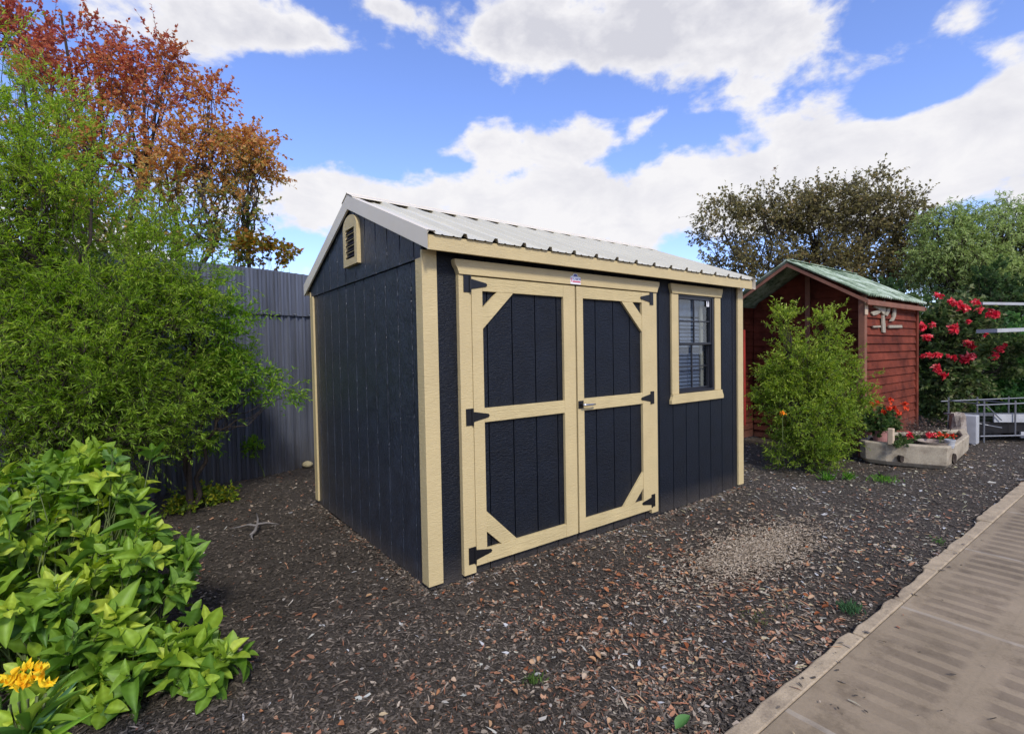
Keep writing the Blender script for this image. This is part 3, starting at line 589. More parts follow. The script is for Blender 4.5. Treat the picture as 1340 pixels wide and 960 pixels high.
# broad-leaved shrub in the left foreground
def broad_shrub():
    base = np.array([-1.72, .35, 0]); root = empty('broadleaf_shrub', base, 'large glossy broad-leaved green shrub filling the lower left foreground', 'shrub')
    ells = [E(90, 680, 2.75, .50, .4, .26), E(40, 800, 2.3, .42, .35, .36), E(215, 862, 2.25, .26, .25, .16), E(165, 770, 2.45, .36, .35, .32), E(268, 856, 2.25, .17, .2, .14, 2.2), E(10, 660, 2.7, .5, .4, .25), E(150, 625, 2.9, .36, .3, .2), E(60, 600, 2.9, .30, .3, .10, .7), E(200, 600, 3.0, .12, .12, .10, .7), E(205, 735, 2.5, .22, .25, .22), E(120, 880, 2.15, .35, .3, .26), E(-60, 780, 2.3, .4, .4, .5)]
    n = 430; C, d, idx = clump_points(ells, n, .5); C[:, 2] = np.maximum(C[:, 2], .05)
    # stems
    s = np.linspace(0, 1, 6)[None, :, None]; B = base+RNG.normal(size=(n, 3))*[.12, .12, 0]; B = B*.55+(C*[1, 1, 0])*.45; B[:, 2] = 0
    ax = unit(d*[1, 1, .5]+np.array([0, 0, .9])+RNG.normal(size=(n, 3))*.25); B2 = C-ax*.12
    P = np.concatenate([B[:, None]+(B2-B)[:, None]*s[:, :-1]*1.25*.8, C[:, None]], 1); R = np.linspace(.006, .0022, 6)[None]*np.ones((n, 1)); v, f = tubes_np(P, R, 5)
    raw('stem', v, f, M['stem'], root, smooth=True)
    PP = []; DD = []; NN = []; LL = []; WW = []; TT = []
    for i in range(n):
        k = random.randint(6, 9); a0 = random.random()*6.28; big = random.uniform(.7, 1.25)*(1.15 if C[i, 2] < .7 else 1); A = ax[i]; U = unit(np.cross(A, [.3, .2, .9])); W = np.cross(A, U); tone = random.random()
        for q in range(k):
            a = a0+q*2.4; open_ = .35+.75*q/k+random.uniform(-.1, .15)       # inner leaves upright, outer spread
            rad = U*math.cos(a)+W*math.sin(a); dr = A*math.cos(open_)+rad*math.sin(open_); dr = dr+np.array([0, 0, -.12*open_])
            PP.append(C[i]-A*.012*q+rad*.006); DD.append(dr); NN.append(A*math.sin(open_)*1.0-rad*math.cos(open_)*1.0 + RNG.normal(size=3)*.18); l = .084*big*random.uniform(.7, 1.3)*(.7+.6*q/k); LL.append(l); WW.append(l*random.uniform(.42, .66))
            x = np.clip(.62*tone+.25*random.random()+.30*(1-q/k)-.08, 0, 1); TT.append(mixc([(0, (.045, .115, .018)), (.35, (.115, .225, .022)), (.7, (.25, .37, .03)), (1, (.48, .53, .06))], np.array([x]))[0])
    PP, DD, NN, LL, WW, TT = map(np.array, (PP, DD, NN, LL, WW, TT)); kind = RNG.integers(0, 5, len(PP)); parts = []
    for k_, (cu, cp, wv) in enumerate(((.15, .10, .02), (.40, .22, .03), (.05, -.05, .045), (.28, .05, .05), (.6, .3, .01))):
        V_, F_ = broad_template(8, cu, cp); V_ = V_.copy(); V_[:, 2] += wv*np.sin(V_[:, 1]*13+V_[:, 0]*9)*(np.abs(V_[:, 0])*2.2); mk = kind == k_
        bt = (1+.07*np.where((np.arange(len(V_))//5) % 2 == 0, 1, -1))[:, None]; v_, f_, t_ = leaves(PP[mk], DD[mk], NN[mk], LL[mk], WW[mk], (V_, F_), TT[mk]); t_ = t_*np.tile(bt, (mk.sum(), 1)); parts.append((v_, f_, t_))
    V, F, T = merge(parts)
    # midrib a little paler (leaf pattern)
    nv = 45; mid = np.tile(np.arange(nv) % 5 == 2, len(PP)); T[mid] = T[mid]*1.3+.02
    raw('foliage', V, F, M['glossleaf'], root, T, smooth=True)
broad_shrub()
# yellow-flowered plant in the very corner
def flower_plant():
    base = at3(20, 985, 1.40)*[1, 1, 0]; root = empty('yellow_flower_plant', base, 'plant with a bright yellow flower head and long strap leaves in the bottom left corner', 'flowering plant')
    head = at3(36, 905, 1.38); n = 34; PP = []; DD = []; NN = []; LL = []; WW = []; TT = []
    for i in range(n):
        a = i*2.4; el = random.uniform(.15, 1.25); dr = np.array([math.cos(a)*math.cos(el), math.sin(a)*math.cos(el), math.sin(el)]); low = random.random()
        P = head+np.array([0, 0, -.10-.12*low]); PP.append(P+dr*.01); DD.append(dr); NN.append(np.array([-math.cos(a)*math.sin(el), -math.sin(a)*math.sin(el), math.cos(el)])+RNG.normal(size=3)*.1); LL.append(random.uniform(.10, .17)); WW.append(random.uniform(.020, .034))
        TT.append(mixc([(0, (.06, .15, .03)), (.6, (.14, .27, .03)), (1, (.30, .42, .05))], np.array([random.random()]))[0])
    t = at3(86, 897, 1.40); PP.append(head+np.array([.0, 0, -.16])); DD.append(t-PP[-1]); NN.append(-CD*1.0+np.array([0, 0, .4])); LL.append(np.linalg.norm(t-PP[-2])); WW.append(.024); TT.append(np.array([.10, .22, .10]))
    t = at3(102, 938, 1.36); PP.append(head+np.array([.0, 0, -.18])); DD.append(t-PP[-1]); NN.append(-CD+np.array([0, 0, .6])); LL.append(np.linalg.norm(t-PP[-1])); WW.append(.022); TT.append(np.array([.20, .38, .04]))
    LL[-2] = np.linalg.norm(at3(86, 897, 1.40)-PP[-2])
    V, F, T = leaves(np.array(PP), np.array(DD), np.array(NN), np.array(LL), np.array(WW), broad_template(8, .2, .12), np.array(TT)); raw('leaf', V, F, M['glossleaf'], root, T, smooth=True)
    m = MB()
    for k in range(5): m.tube([tuple(base+[.02*k-.04, .01*k, 0]), tuple(head+[.012*k-.024, 0, -.1]), tuple(head+[.018*k-.036, 0, -.02])], [.006, .005, .004], 6)
    m.build('stem', M['stem'], root, smooth=True)
    PP = []; DD = []; NN = []; LL = []; WW = []; TT = []
    for k in range(15):
        c = at3(8+k*3.9+random.uniform(-3, 3), 884+random.uniform(-10, 12), 1.38+random.uniform(-.03, .03))
        for q in range(6):
            dr = unit(rand_dirs(1)[0]+np.array([0, 0, .7])-CD*.3); PP.append(c); DD.append(dr); NN.append(rand_dirs(1)[0]-CD); LL.append(random.uniform(.017, .027)); WW.append(random.uniform(.012, .018)); x = random.random()
            TT.append(mixc([(0, (.80, .38, .01)), (.4, (.88, .60, .02)), (1, (.90, .74, .06))], np.array([x]))[0])
    V, F, T = leaves(np.array(PP), np.array(DD), np.array(NN), np.array(LL), np.array(WW), broad_template(4, .35, .3), np.array(TT)); raw('flower_head', V, F, M['petal'], root, T, smooth=True)
flower_plant()
# small growth on the left ground
def t_yel(P, r, c): return mixc([(0, (.06, .13, .02)), (.5, (.22, .32, .03)), (1, (.48, .42, .04))], r)
grow('creeping_weed', ground_at(270, 662), [(ground_at(262, 660)+[0, 0, .06], (.30, .16, .06)), (ground_at(300, 656)+[0, 0, .05], (.20, .1, .05)), (ground_at(245, 668)+[0, 0, .08], (.15, .1, .09))],
     'low creeping weed with yellow-green leaves spreading on the mulch below the fence', 'weed', 40, 5, 9, .035, .022, t_yel, 'leaf', tw_len=.09, trunk_r=.006, spread=.03, wood='stem', limb_every=2, limbname='stem')
grow('weed_sprig', ground_at(266, 632), [(ground_at(268, 632)+[0, 0, .12], (.10, .08, .06)), (ground_at(288, 630)+[0, 0, .14], (.06, .05, .04))],
     'small upright yellow-green sprig at the foot of the fence', 'weed', 9, 4, 6, .045, .026, t_yel, 'leaf', tw_len=.05, trunk_r=.006, spread=.02, wood='stem', limbname='stem')
q = FA+FD*.78+FN*.09
grow('fence_sprout', q*[1, 1, 0], [(at3(329, 583, 6.05), (.09, .05, .10))], 'little bushy green sprout growing up against the grey fence', 'weed', 22, 5, 8, .035, .016, t_feather2, 'leaf', tw_len=.07, trunk_r=.006, spread=.03, wood='stem', limbname='stem')
# bleached forked stick
g0 = ground_at(330, 699); m = MB()
def gp(px, py, z): a = ground_at(px, py); a[2] = z; return tuple(a)
m.tube([gp(328, 702, .012), gp(334, 699, .03), gp(337, 693, .05), gp(338, 689, .065), gp(336, 683, .08)], [.014, .012, .010, .008, .004], 7)
m.tube([gp(336, 695, .05), gp(325, 693, .045), gp(312, 694, .03), gp(300, 693, .01)], [.009, .008, .006, .003], 6); m.tube([gp(337, 694, .055), gp(350, 692, .055), gp(365, 690, .03)], [.010, .009, .004], 6)
m.tube([gp(331, 699, .02), gp(329, 704, .012), gp(331, 707, .008)], [.012, .008, .004], 6)
so = m.build('forked_stick', M['twig'], smooth=True); tag(so, 'bleached grey forked stick lying on the dark mulch left of the shed', 'stick')
def rock(name, loc, r, mat, label, cat, sq=(1, 1, .6)):
    m = MB(); n = 10; vs = []
    for i in range(7):
        th = math.pi*i/6
        for k in range(n):
            a = 2*math.pi*k/n; j = 1+random.uniform(-.14, .14); vs.append((loc[0]+r*sq[0]*j*math.sin(th)*math.cos(a), loc[1]+r*sq[1]*j*math.sin(th)*math.sin(a), loc[2]+r*sq[2]*j*math.cos(th)))
    m.add(vs, [(i*n+k, i*n+(k+1) % n, (i+1)*n+(k+1) % n, (i+1)*n+k) for i in range(6) for k in range(n)]); return tag(m.build(name, mat, smooth=True), label, cat)
rock('stone', ground_at(403, 610)+[0, 0, .03], .07, M['stone'], 'small yellowish stone at the fence foot beside the shed corner', 'stone')

# ------------------------------------------------------------------ red shed on the right
RX, RY0, RY1, RL = 6.17, -.27, 1.47, 2.28; rx1 = RX+RL; RE = 2.13; RM = (RY0+RY1)/2; RA = 2.66
rs = empty('red_shed', (RX+RL/2, RM, 0), 'weathered red board shed with mossy green roof behind the bushy green shrub', 'shed')
def rrz(y): return RE+(RA-RE)*(1-abs(y-RM)/(RM-RY0))
def clap(mb, a, b, z0, ztop, axis, face, out, h=.115):
    """overlapping horizontal boards; ztop callable gives the wall top at position t"""
    z = z0
    while z < RA:
        z2 = z+h
        ts = [a, b]
        if callable(ztop):
            # clip by gable
            def ok(zz):
                hw = (RM-RY0)*(1-(zz-RE)/(RA-RE)) if zz > RE else (RM-RY0); return max(0, hw)
            hw0, hw1 = ok(z), ok(z2)
            if hw0 <= .02: break
            a0, b0, a1, b1 = RM-min(hw0, RM-a), RM+min(hw0, b-RM), RM-min(hw1, RM-a), RM+min(hw1, b-RM)
        else:
            if z >= ztop-.01: break
            z2 = min(z2, ztop); a0, b0, a1, b1 = a, b, a, b
        def P(t, d, zz): return (t, face+out*d, zz) if axis == 0 else (face+out*d, t, zz)
        j = random.uniform(-.003, .004)
        mb.add([P(a0, .030+j, z), P(b0, .030+j, z), P(b1, .006, z2+.01), P(a1, .006, z2+.01), P(a0, 0, z), P(b0, 0, z), P(b1, 0, z2+.01), P(a1, 0, z2+.01)], [(0,1,2,3),(7,6,5,4),(0,4,5,1),(2,6,7,3),(1,5,6,2),(0,3,7,4)]); z += h
m = MB(); clap(m, RX+.14, rx1-.05, .0, RE-.02, 0, RY0, -1); m.build('side_wall', M['redwall'], rs)
m = MB(); clap(m, RY0+.02, RY1-.02, .0, lambda t: 0, 1, RX+.62, -1); m.build('gable_wall', M['redwall'], rs)
m = MB(); clap(m, RY0+.02, RY1-.02, .0, lambda t: 0, 1, rx1, 1); m.build('rear_wall', M['redwall'], rs)
m = MB(); clap(m, RX+.05, rx1-.05, .0, RE-.02, 0, RY1, 1); m.build('side_wall', M['redwall'], rs)
for x, y, mt in ((RX, RY0-.045, 'redtrim'), (rx1-.07, RY0-.045, 'redwall'), (rx1-.07, RY1-.03, 'redwall')):
    m = MB(); m.box(x, x+.085, y, y+.075, 0, RE-.005); m.build('corner_post', M[mt], rs, bevel=.004)
m = MB(); m.box(RX+.0, RX+.06, RY1-.06, RY1+.03, .0, RE-.04); m.build('corner_post', M['redpost'], rs, bevel=.004)
m = MB(); m.box(RX+.55, RX+.59, RM-.03, RM+.04, .0, RA-.12); m.build('gable_post', M['redtrim'], rs, bevel=.004)
m = MB(); m.box(RX+.02, RX+.07, RY1-.16, RY1-.10, .25, 1.75);  m.build('door_frame', M['redpost'], rs, bevel=.004)
m = MB(); m.box(RX-.010, RX+.095, RY0-.052, RY0-.047, 1.87, 2.08); m.build('pale_block', M['paleblock'], rs)
m = MB(); m.box(RX-.018, RX-.003, RY0-.03, RY0+.04, .8, 1.2); m.build('repair_board', M['redtrim'], rs)
# roof slopes
def redroof():
    for s in (-1, 1):
        hw = RM-RY0+.12; ez = RE-(RA-RE)/(RM-RY0)*.12+.02; m = MB(); n = 28; vs = []
        xs_ = np.linspace(RX-.13, rx1+.1, 61)
        for j, tt in enumerate((0, .25, .5, .75, 1)):
            for i, x in enumerate(xs_): vs.append((x, RM+s*hw*tt, RA+.035+(ez-RA-.0)*tt+.012*math.cos(i*math.pi)+random.uniform(-.004, .004)))
        k = len(xs_); m.add(vs, [(j*k+i, j*k+i+1, (j+1)*k+i+1, (j+1)*k+i) for j in range(4) for i in range(k-1)]); m.build('roof', M['greenroof'], rs, solid=.012)
        m = MB()
        for x in (RX-.12, rx1+.07): m = MB(); m.prism([(RM, RA+.005), (RM+s*hw, ez-.03), (RM+s*hw, ez-.075), (RM, RA-.045)], 0, x, x+.022); m.build('rake_board', M['redtrim'], rs)
        m = MB(); m.box(RX-.09, rx1+.06, *sorted((RM+s*(hw-.01), RM+s*(hw-.035))), ez-.085, ez-.02); m.build('eave_board', M['redtrim'], rs)
redroof()
m = MB(); m.box(RX-.11, rx1+.09, RM-.05, RM+.05, RA+.045, RA+.055); m.build('ridge_strip', M['greenroof'], rs)
# pale wooden ornament fixed to the side wall under the eave
orn = empty('wall_ornament', (6.75, RY0-.04, 1.8), 'ivory carved wooden ornament hung high on the red shed wall', 'ornament')
yo = RY0-.050
def ow(px, py):
    v = CD+CR*(px-670)/FPX-CU*(py-480)/FPX; t = (yo-CAM[1])/v[1]; P = CAM+v*t; return (float(P[0]), float(P[2]))
def shape(name, pts, th=.018):
    m = MB(); m.prism([ow(1100+x/10.667, 370+y/10.667) for x, y in pts], 1, yo, yo+th); m.build(name, M['ivory'], orn)
shape('carved_wing', [(475, 290), (560, 285), (600, 300), (620, 240), (640, 330), (620, 440), (590, 430), (560, 385), (470, 335)]); shape('carved_wing', [(450, 400), (550, 375), (560, 410), (520, 440), (460, 455), (440, 425)])
shape('carved_tail', [(670, 330), (705, 305), (690, 400), (655, 465), (630, 450)]); shape('carved_tail', [(745, 345), (780, 360), (775, 460), (745, 530), (695, 535), (735, 480)])
shape('staff', [(590, 450), (615, 450), (628, 580), (630, 695), (590, 690), (585, 580)]); shape('shelf_strip', [(680, 590), (860, 590), (865, 625), (680, 628)]); shape('shelf_strip', [(455, 600), (560, 595), (565, 620), (460, 625)])
rock('stone', np.array([6.33, 1.62, .10]), .2, M['concrete'], 'low grey concrete footing block at the left end of the red shed', 'concrete block', (1.2, .6, .9))

# ------------------------------------------------------------------ bushy shrub in front of the red shed
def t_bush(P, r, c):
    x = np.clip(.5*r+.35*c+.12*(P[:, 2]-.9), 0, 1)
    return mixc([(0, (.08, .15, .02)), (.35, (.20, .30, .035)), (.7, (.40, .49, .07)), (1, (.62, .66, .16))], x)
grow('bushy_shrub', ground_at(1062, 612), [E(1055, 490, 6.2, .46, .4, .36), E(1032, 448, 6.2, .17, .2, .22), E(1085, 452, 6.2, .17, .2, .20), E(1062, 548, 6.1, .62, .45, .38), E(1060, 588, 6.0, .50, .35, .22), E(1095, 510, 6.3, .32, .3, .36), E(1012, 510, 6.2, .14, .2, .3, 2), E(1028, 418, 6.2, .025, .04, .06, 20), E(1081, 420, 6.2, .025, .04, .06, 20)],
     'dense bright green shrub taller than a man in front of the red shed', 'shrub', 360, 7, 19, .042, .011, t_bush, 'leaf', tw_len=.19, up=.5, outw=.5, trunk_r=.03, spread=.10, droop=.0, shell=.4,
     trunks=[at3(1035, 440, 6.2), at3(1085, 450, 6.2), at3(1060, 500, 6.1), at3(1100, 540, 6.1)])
def bloom(name, c, r, n, cols, parent, tw=1.0, view=None):
    PP = np.repeat(np.array(c)[None], n, 0)+RNG.normal(size=(n, 3))*r*.22; v = np.array(view if view is not None else -DH+[0, 0, .5]); DD = unit(rand_dirs(n)+v*.35)
    x = RNG.random(n); T = mixc(cols, x)*(.7+.5*RNG.random((n, 1))); V, F, T = leaves(PP, DD, unit(rand_dirs(n)+v), r*(.6+.5*RNG.random(n)), r*tw*(.5+.4*RNG.random(n)), broad_template(3, .4, .3), T)
    return raw(name, V, F, M['petal'], parent, T, smooth=True)
OR = [(0, (.60, .10, .02)), (1, (.80, .28, .03))]
RD = [(0, (.55, .02, .04)), (.6, (.75, .06, .09)), (1, (.88, .26, .24))]; RD2 = [(0, (.55, .03, .02)), (1, (.80, .12, .04))]
of = empty('orange_flower', ground_at(1022, 612), 'single orange flower on a stem low on the left side of the bushy green shrub', 'flower'); c = at3(1024, 541, 5.62)
m = MB(); m.tube([tuple(LOC[of.name]), tuple(c-[0, 0, .3]), tuple(c)], [.005, .004, .003], 6); m.build('stem', M['stem'], of); bloom('petals', c, .036, 18, [(0, (.80, .25, .02)), (1, (.85, .42, .04))], of)

# ------------------------------------------------------------------ concrete trough with flowers
def trough():
    base = np.array([6.1, -.75, 0]); root = empty('concrete_trough', base, 'long weathered concrete planting trough with chipped end in front of the red shed', 'planter')
    # outline on the ground (world), clockwise from the left end
    pts_px = [(1126, 596, 6.42), (1127, 600, 6.30), (1133, 604, 6.20), (1160, 608, 6.04), (1200, 612, 5.88), (1240, 616, 5.74), (1252, 608, 6.0), (1268, 593, 6.62), (1262, 585, 6.95), (1225, 580, 6.95), (1170, 584, 6.85), (1133, 590, 6.66)]
    O = [(at3(a, 470, d_)[0], at3(a, 470, d_)[1]) for a, b, d_ in pts_px]
    cx = sum(p[0] for p in O)/len(O); cy = sum(p[1] for p in O)/len(O)
    def sc(k): return [(cx+(x-cx)*k, cy+(y-cy)*k) for x, y in O]
    n = len(O); H = .265; rings = [(sc(.93), .0), (sc(1.0), .05), (sc(1.02), H-.015), (sc(1.0), H), (sc(.90), H), (sc(.88), H-.02), (sc(.87), .17)]
    vs = []; 
    for r_, z in rings: vs += [(x, y, z+(.012*math.sin(7*x+3*y) if z > .2 else 0)) for x, y in r_]
    m = MB(); m.add(vs, [(j*n+i, j*n+(i+1) % n, (j+1)*n+(i+1) % n, (j+1)*n+i) for j in range(len(rings)-1) for i in range(n)]); m.build('trough_body', M['concrete'], root, bevel=.006)
    m = MB(); m.add([(x, y, .228+.01*math.sin(9*x)) for x, y in sc(.885)]+[(cx, cy, .25)], [(i, (i+1) % n, n) for i in range(n)]); m.build('soil', M['soil'], root)
    # chips: rough dark scars in the front face and the broken right end
    for (a, b, d0, s) in ((1180, 600, 5.955, .055), (1249, 600, 5.90, .07)):
        P = at3(a, b, d0-.01); mm = MB(); k = 11; vs = []
        nn = -DH
        for i in range(k):
            an = 2*math.pi*i/k; rr = s*random.uniform(.6, 1.0); vs.append(P+RH*math.cos(an)*rr*.55+np.array([0, 0, math.sin(an)*rr])+nn*.004)
        vs2 = [v+DH*.05 for v in vs]; mm.add([tuple(v) for v in vs]+[tuple(v) for v in vs2]+[tuple(P+DH*.012)], [(i, (i+1) % k, 2*k) for i in range(k)]+[(i, k+i, k+(i+1) % k, (i+1) % k) for i in range(k)]); mm.build('chipped_scar', M['bark'], root)
    return root
trough()
# pink pot on the rim
pc = at3(1152, 578, 6.32); pc[2] = .235; pr_ = MB(); pr_.lathe(pc, [(.0, 0), (.062, 0), (.075, .02), (.088, .13), (.094, .132), (.094, .165), (.084, .165), (.082, .14), (0, .13)], 24)
po = empty('flower_pot', pc, 'small pink terracotta pot on the left end of the concrete trough', 'flower pot'); pr_.build('pot_body', M['terracotta'], po, smooth=False, bevel=.002)
m = MB(); m.lathe(pc+[0, 0, .001], [(0, .146), (.081, .142)], 20); m.build('pot_soil', M['soil'], po)
def t_ger(P, r, c): return mixc([(0, (.03, .07, .02)), (.5, (.07, .13, .035)), (1, (.16, .20, .07))], r)
gr = grow('geranium_plant', pc+[0, 0, .15], [(pc+[.02, 0, .28], (.24, .2, .12)), (pc+[-.12, .1, .24], (.16, .14, .14)), (pc+[.12, -.1, .22], (.14, .12, .10))], 'geranium with orange-red blooms growing out of the pink pot', 'flowering plant', 60, 4, 8, .042, .036, t_ger, 'leaf', tw_len=.08, trunk_r=.008, spread=.05, wood='stem', minz=.3, limbname='stem')
for (a, b) in ((1148, 526), (1166, 524), (1170, 533), (1184, 528), (1163, 535), (1157, 539), (1176, 539), (1186, 535), (1142, 529)): bloom('bloom', at3(a, b, 6.2+random.uniform(-.06, .06)), .042, 16, RD2, gr)
# pale stub post on the trough rim
m = MB(); q = at3(1166, 575, 6.02); m.box(q[0]-.03, q[0]+.03, q[1]-.03, q[1]+.03, .262, .46); tag(m.build('wooden_peg', M['paleblock'], bevel=.008), 'short pale wooden peg standing on the trough rim beside the pink pot', 'peg')
# inside the trough: mossy clump, red blooms, white dish, white pot
gq = at3(1182, 585, 6.05); gq[2] = .24
grow('moss_clump', gq, [(gq+[0, 0, .02], (.20, .06, .05))], 'mossy green cushion plant inside the concrete trough beside the peg', 'plant', 60, 4, 8, .022, .012, t_ger, 'leaf', tw_len=.03, trunk_r=.004, spread=.02, wood='stem', minz=.235, limbname='stem')
q1 = at3(1190, 573, 6.15); q1[2] = .24; e1 = grow('begonia_plant', q1, [(q1+[0, 0, .05], (.10, .08, .05))], 'low plant with one crimson bloom in the middle of the trough', 'flowering plant', 14, 3, 6, .03, .02, t_ger, 'leaf', tw_len=.04, trunk_r=.004, spread=.02, wood='stem', minz=.235, limbname='stem'); bloom('bloom', at3(1191, 570, 6.12), .055, 26, RD, e1)
q2 = at3(1232, 572, 6.15); q2[2] = .24; e2 = grow('begonia_plant', q2, [(q2+[0, 0, .05], (.22, .10, .05))], 'row of bright red blooms toward the right end of the trough', 'flowering plant', 24, 3, 6, .03, .02, t_ger, 'leaf', tw_len=.04, trunk_r=.004, spread=.02, wood='stem', minz=.235, limbname='stem')
for a in (1215, 1222, 1230, 1238, 1245): bloom('bloom', at3(a, 569.5+random.uniform(-1, 1), 6.1), .04, 18, RD2 if a > 1225 else RD, e2)
q = at3(1220, 584, 5.98); q[2] = .235; m = MB(); m.lathe(q, [(0, .0), (.11, 0), (.15, .07), (.16, .072), (.15, .06), (.105, .015), (0, .012)], 24); tag(m.build('dish', M['stump'], smooth=False), 'shallow grey stone dish lying in the trough', 'dish')
q = at3(1243, 584, 5.9); q[2] = .235; m = MB(); m.lathe(q, [(0, 0), (.036, 0), (.05, .085), (.054, .086), (.054, .10), (.046, .10), (.043, .02), (0, .02)], 18); tag(m.build('white_pot', M['whitepaint']), 'little white pot at the right end of the trough', 'pot')
def t_dry(P, r, c): return mixc([(0, (.05, .035, .03)), (.5, (.14, .10, .07)), (1, (.30, .22, .18))], r)
q = at3(1208, 575, 6.5); q[2] = .2
grow('dried_plant', q, [(q+[0, 0, .14], (.22, .12, .12)), (q+[.15, -.1, .1], (.2, .1, .1))], 'tangle of dry brown stems at the back of the trough', 'plant', 40, 5, 3, .03, .012, t_dry, 'leaf', tw_len=.12, trunk_r=.008, spread=.05, minz=.2, limbname='stem')
# stump and white block
q = at3(1253, 585, 7.1); q[2] = 0; m = MB(); m.lathe(q, [(.0, 0), (.10, 0), (.095, .1), (.088, .3), (.092, .44), (.085, .47), (.06, .475), (0, .47)], 14)
for i, v in enumerate(m.v): m.v[i] = (v[0]+.018*math.sin(v[2]*11+i), v[1]+.014*math.cos(i*1.7), v[2]+(.03*math.sin(i*2.1) if v[2] > .4 else 0))
tag(m.build('tree_stump', M['stump'], smooth=False), 'pale weathered upright tree stump just behind the right end of the trough', 'stump')
q = at3(1269, 585, 7.35); m = MB(); m.box(q[0]-.08, q[0]+.08, q[1]-.09, q[1]+.09, 0, .42); tag(m.build('white_block', M['whitepaint'], bevel=.012), 'white painted block standing right beside the pale stump', 'block')
rock('stone', ground_at(1168, 621)+[0, 0, .0], .16, M['ground'], 'flat grey stone half buried in mulch before the trough', 'stone', (1.2, .7, .25))

# low metal frame cart on the right
def cart():
    A = at3(1284, 575, 7.35)*[1, 1, 0]; root = empty('garden_trailer', A+RH*.6, 'low metal framed garden trailer with white side boards at the right edge', 'trailer')
    def W(s, d, z): return tuple(A+RH*s+DH*d+np.array([0, 0, z]))
    m = MB()
    for d in (0, .6):
        m.tube([W(-.08, d, .56), W(1.6, d, .60)], .010, 6); m.tube([W(-.02, d, .10), W(1.6, d, .10)], .012, 6)
        for s in (.04, .50, 1.0, 1.5): m.tube([W(s, d, .0 if s in (.04, 1.5) else .1), W(s, d, .62)], .011, 6)
    for s in (.04, .5, 1.5): m.tube([W(s, 0, .57), W(s, .6, .57)], .009, 6)
    m.tube([W(.08, 0, .55), W(.30, 0, .33)], .008, 6); m.tube([W(-.25, .1, .34), W(.1, 0, .26), W(.3, 0, .22)], .008, 6)
    m.build('frame', M['galv'], root)
    for z0, z1, s0 in ((.30, .42, .22), (.06, .15, .62)):
        m = MB(); m.add([W(s0, .03, z0), W(1.62, .03, z0-.03), W(1.62, .03, z1-.03), W(s0, .03, z1), W(s0, .05, z0), W(1.62, .05, z0-.03), W(1.62, .05, z1-.03), W(s0, .05, z1)], [(0,3,2,1),(4,5,6,7),(0,1,5,4),(1,2,6,5),(2,3,7,6),(3,0,4,7)]); m.build('side_board', M['whitepaint'], root)
    m = MB(); m.add([W(-.30, .12, .395), W(.95, .12, .36), W(.95, .12, .395), W(-.30, .12, .42), W(-.30, .30, .395), W(.95, .30, .36), W(.95, .30, .395), W(-.30, .30, .42)], [(0,3,2,1),(4,5,6,7),(0,1,5,4),(1,2,6,5),(2,3,7,6),(3,0,4,7)]); m.build('drawbar', M['galv'], root)
    m = MB(); m.box(0, 0, 0, 0, 0, 0) if 0 else None
    b0 = [W(.02, .08, .12), W(1.6, .08, .12), W(1.6, .55, .12), W(.02, .55, .12), W(.02, .08, .30), W(1.6, .08, .30), W(1.6, .55, .30), W(.02, .55, .30)]
    m.add(b0, [(0,3,2,1),(4,5,6,7),(0,1,5,4),(1,2,6,5),(2,3,7,6),(3,0,4,7)]); m.build('bed', M['black'], root, bevel=.01)
    for d in (-.06, .66):
        m = MB(); c = np.array(W(1.05, d, .17)); n = 18
        pts = [tuple(c+RH*.16*math.cos(2*math.pi*k/n)+np.array([0, 0, .16*math.sin(2*math.pi*k/n)])) for k in range(n+1)]; m.tube(pts, .028, 8, cap=False); m.build('wheel', M['black'], root, smooth=True)
cart()
# washing line arms: pale bars crossing in front of the foliage at the right edge
wl = empty('clothesline', at3(1420, 560, 8.6)*[1, 1, 0], 'pale arms of a folding clothesline reaching in from the right edge', 'clothesline')
m = MB(); P0 = at3(1420, 400, 8.6); m.tube([tuple(P0*[1, 1, 0]), tuple(P0*[1, 1, 0]+np.array([0, 0, 2.25]))], .03, 10); m.build('post', M['galv'], wl)
m = MB(); 
def bar(a, b, w, h):
    a = np.array(a); b = np.array(b); d_ = unit(b-a); s_ = unit(np.cross(d_, [0, 0, 1])); u_ = np.array([0, 0, 1.])
    vs = [a-s_*w, a+s_*w, b+s_*w, b-s_*w]; m.add([tuple(v-u_*h) for v in vs]+[tuple(v+u_*h) for v in vs], [(0,3,2,1),(4,5,6,7),(0,1,5,4),(1,2,6,5),(2,3,7,6),(3,0,4,7)])
bar(at3(1284, 397, 8.5), at3(1425, 399, 8.7), .03, .022); m.build('arm', M['whitepaint'], wl)
m = MB(); bar(at3(1291, 433, 8.1), at3(1425, 428, 8.6), .15, .03); m.build('arm', M['whitepaint'], wl)

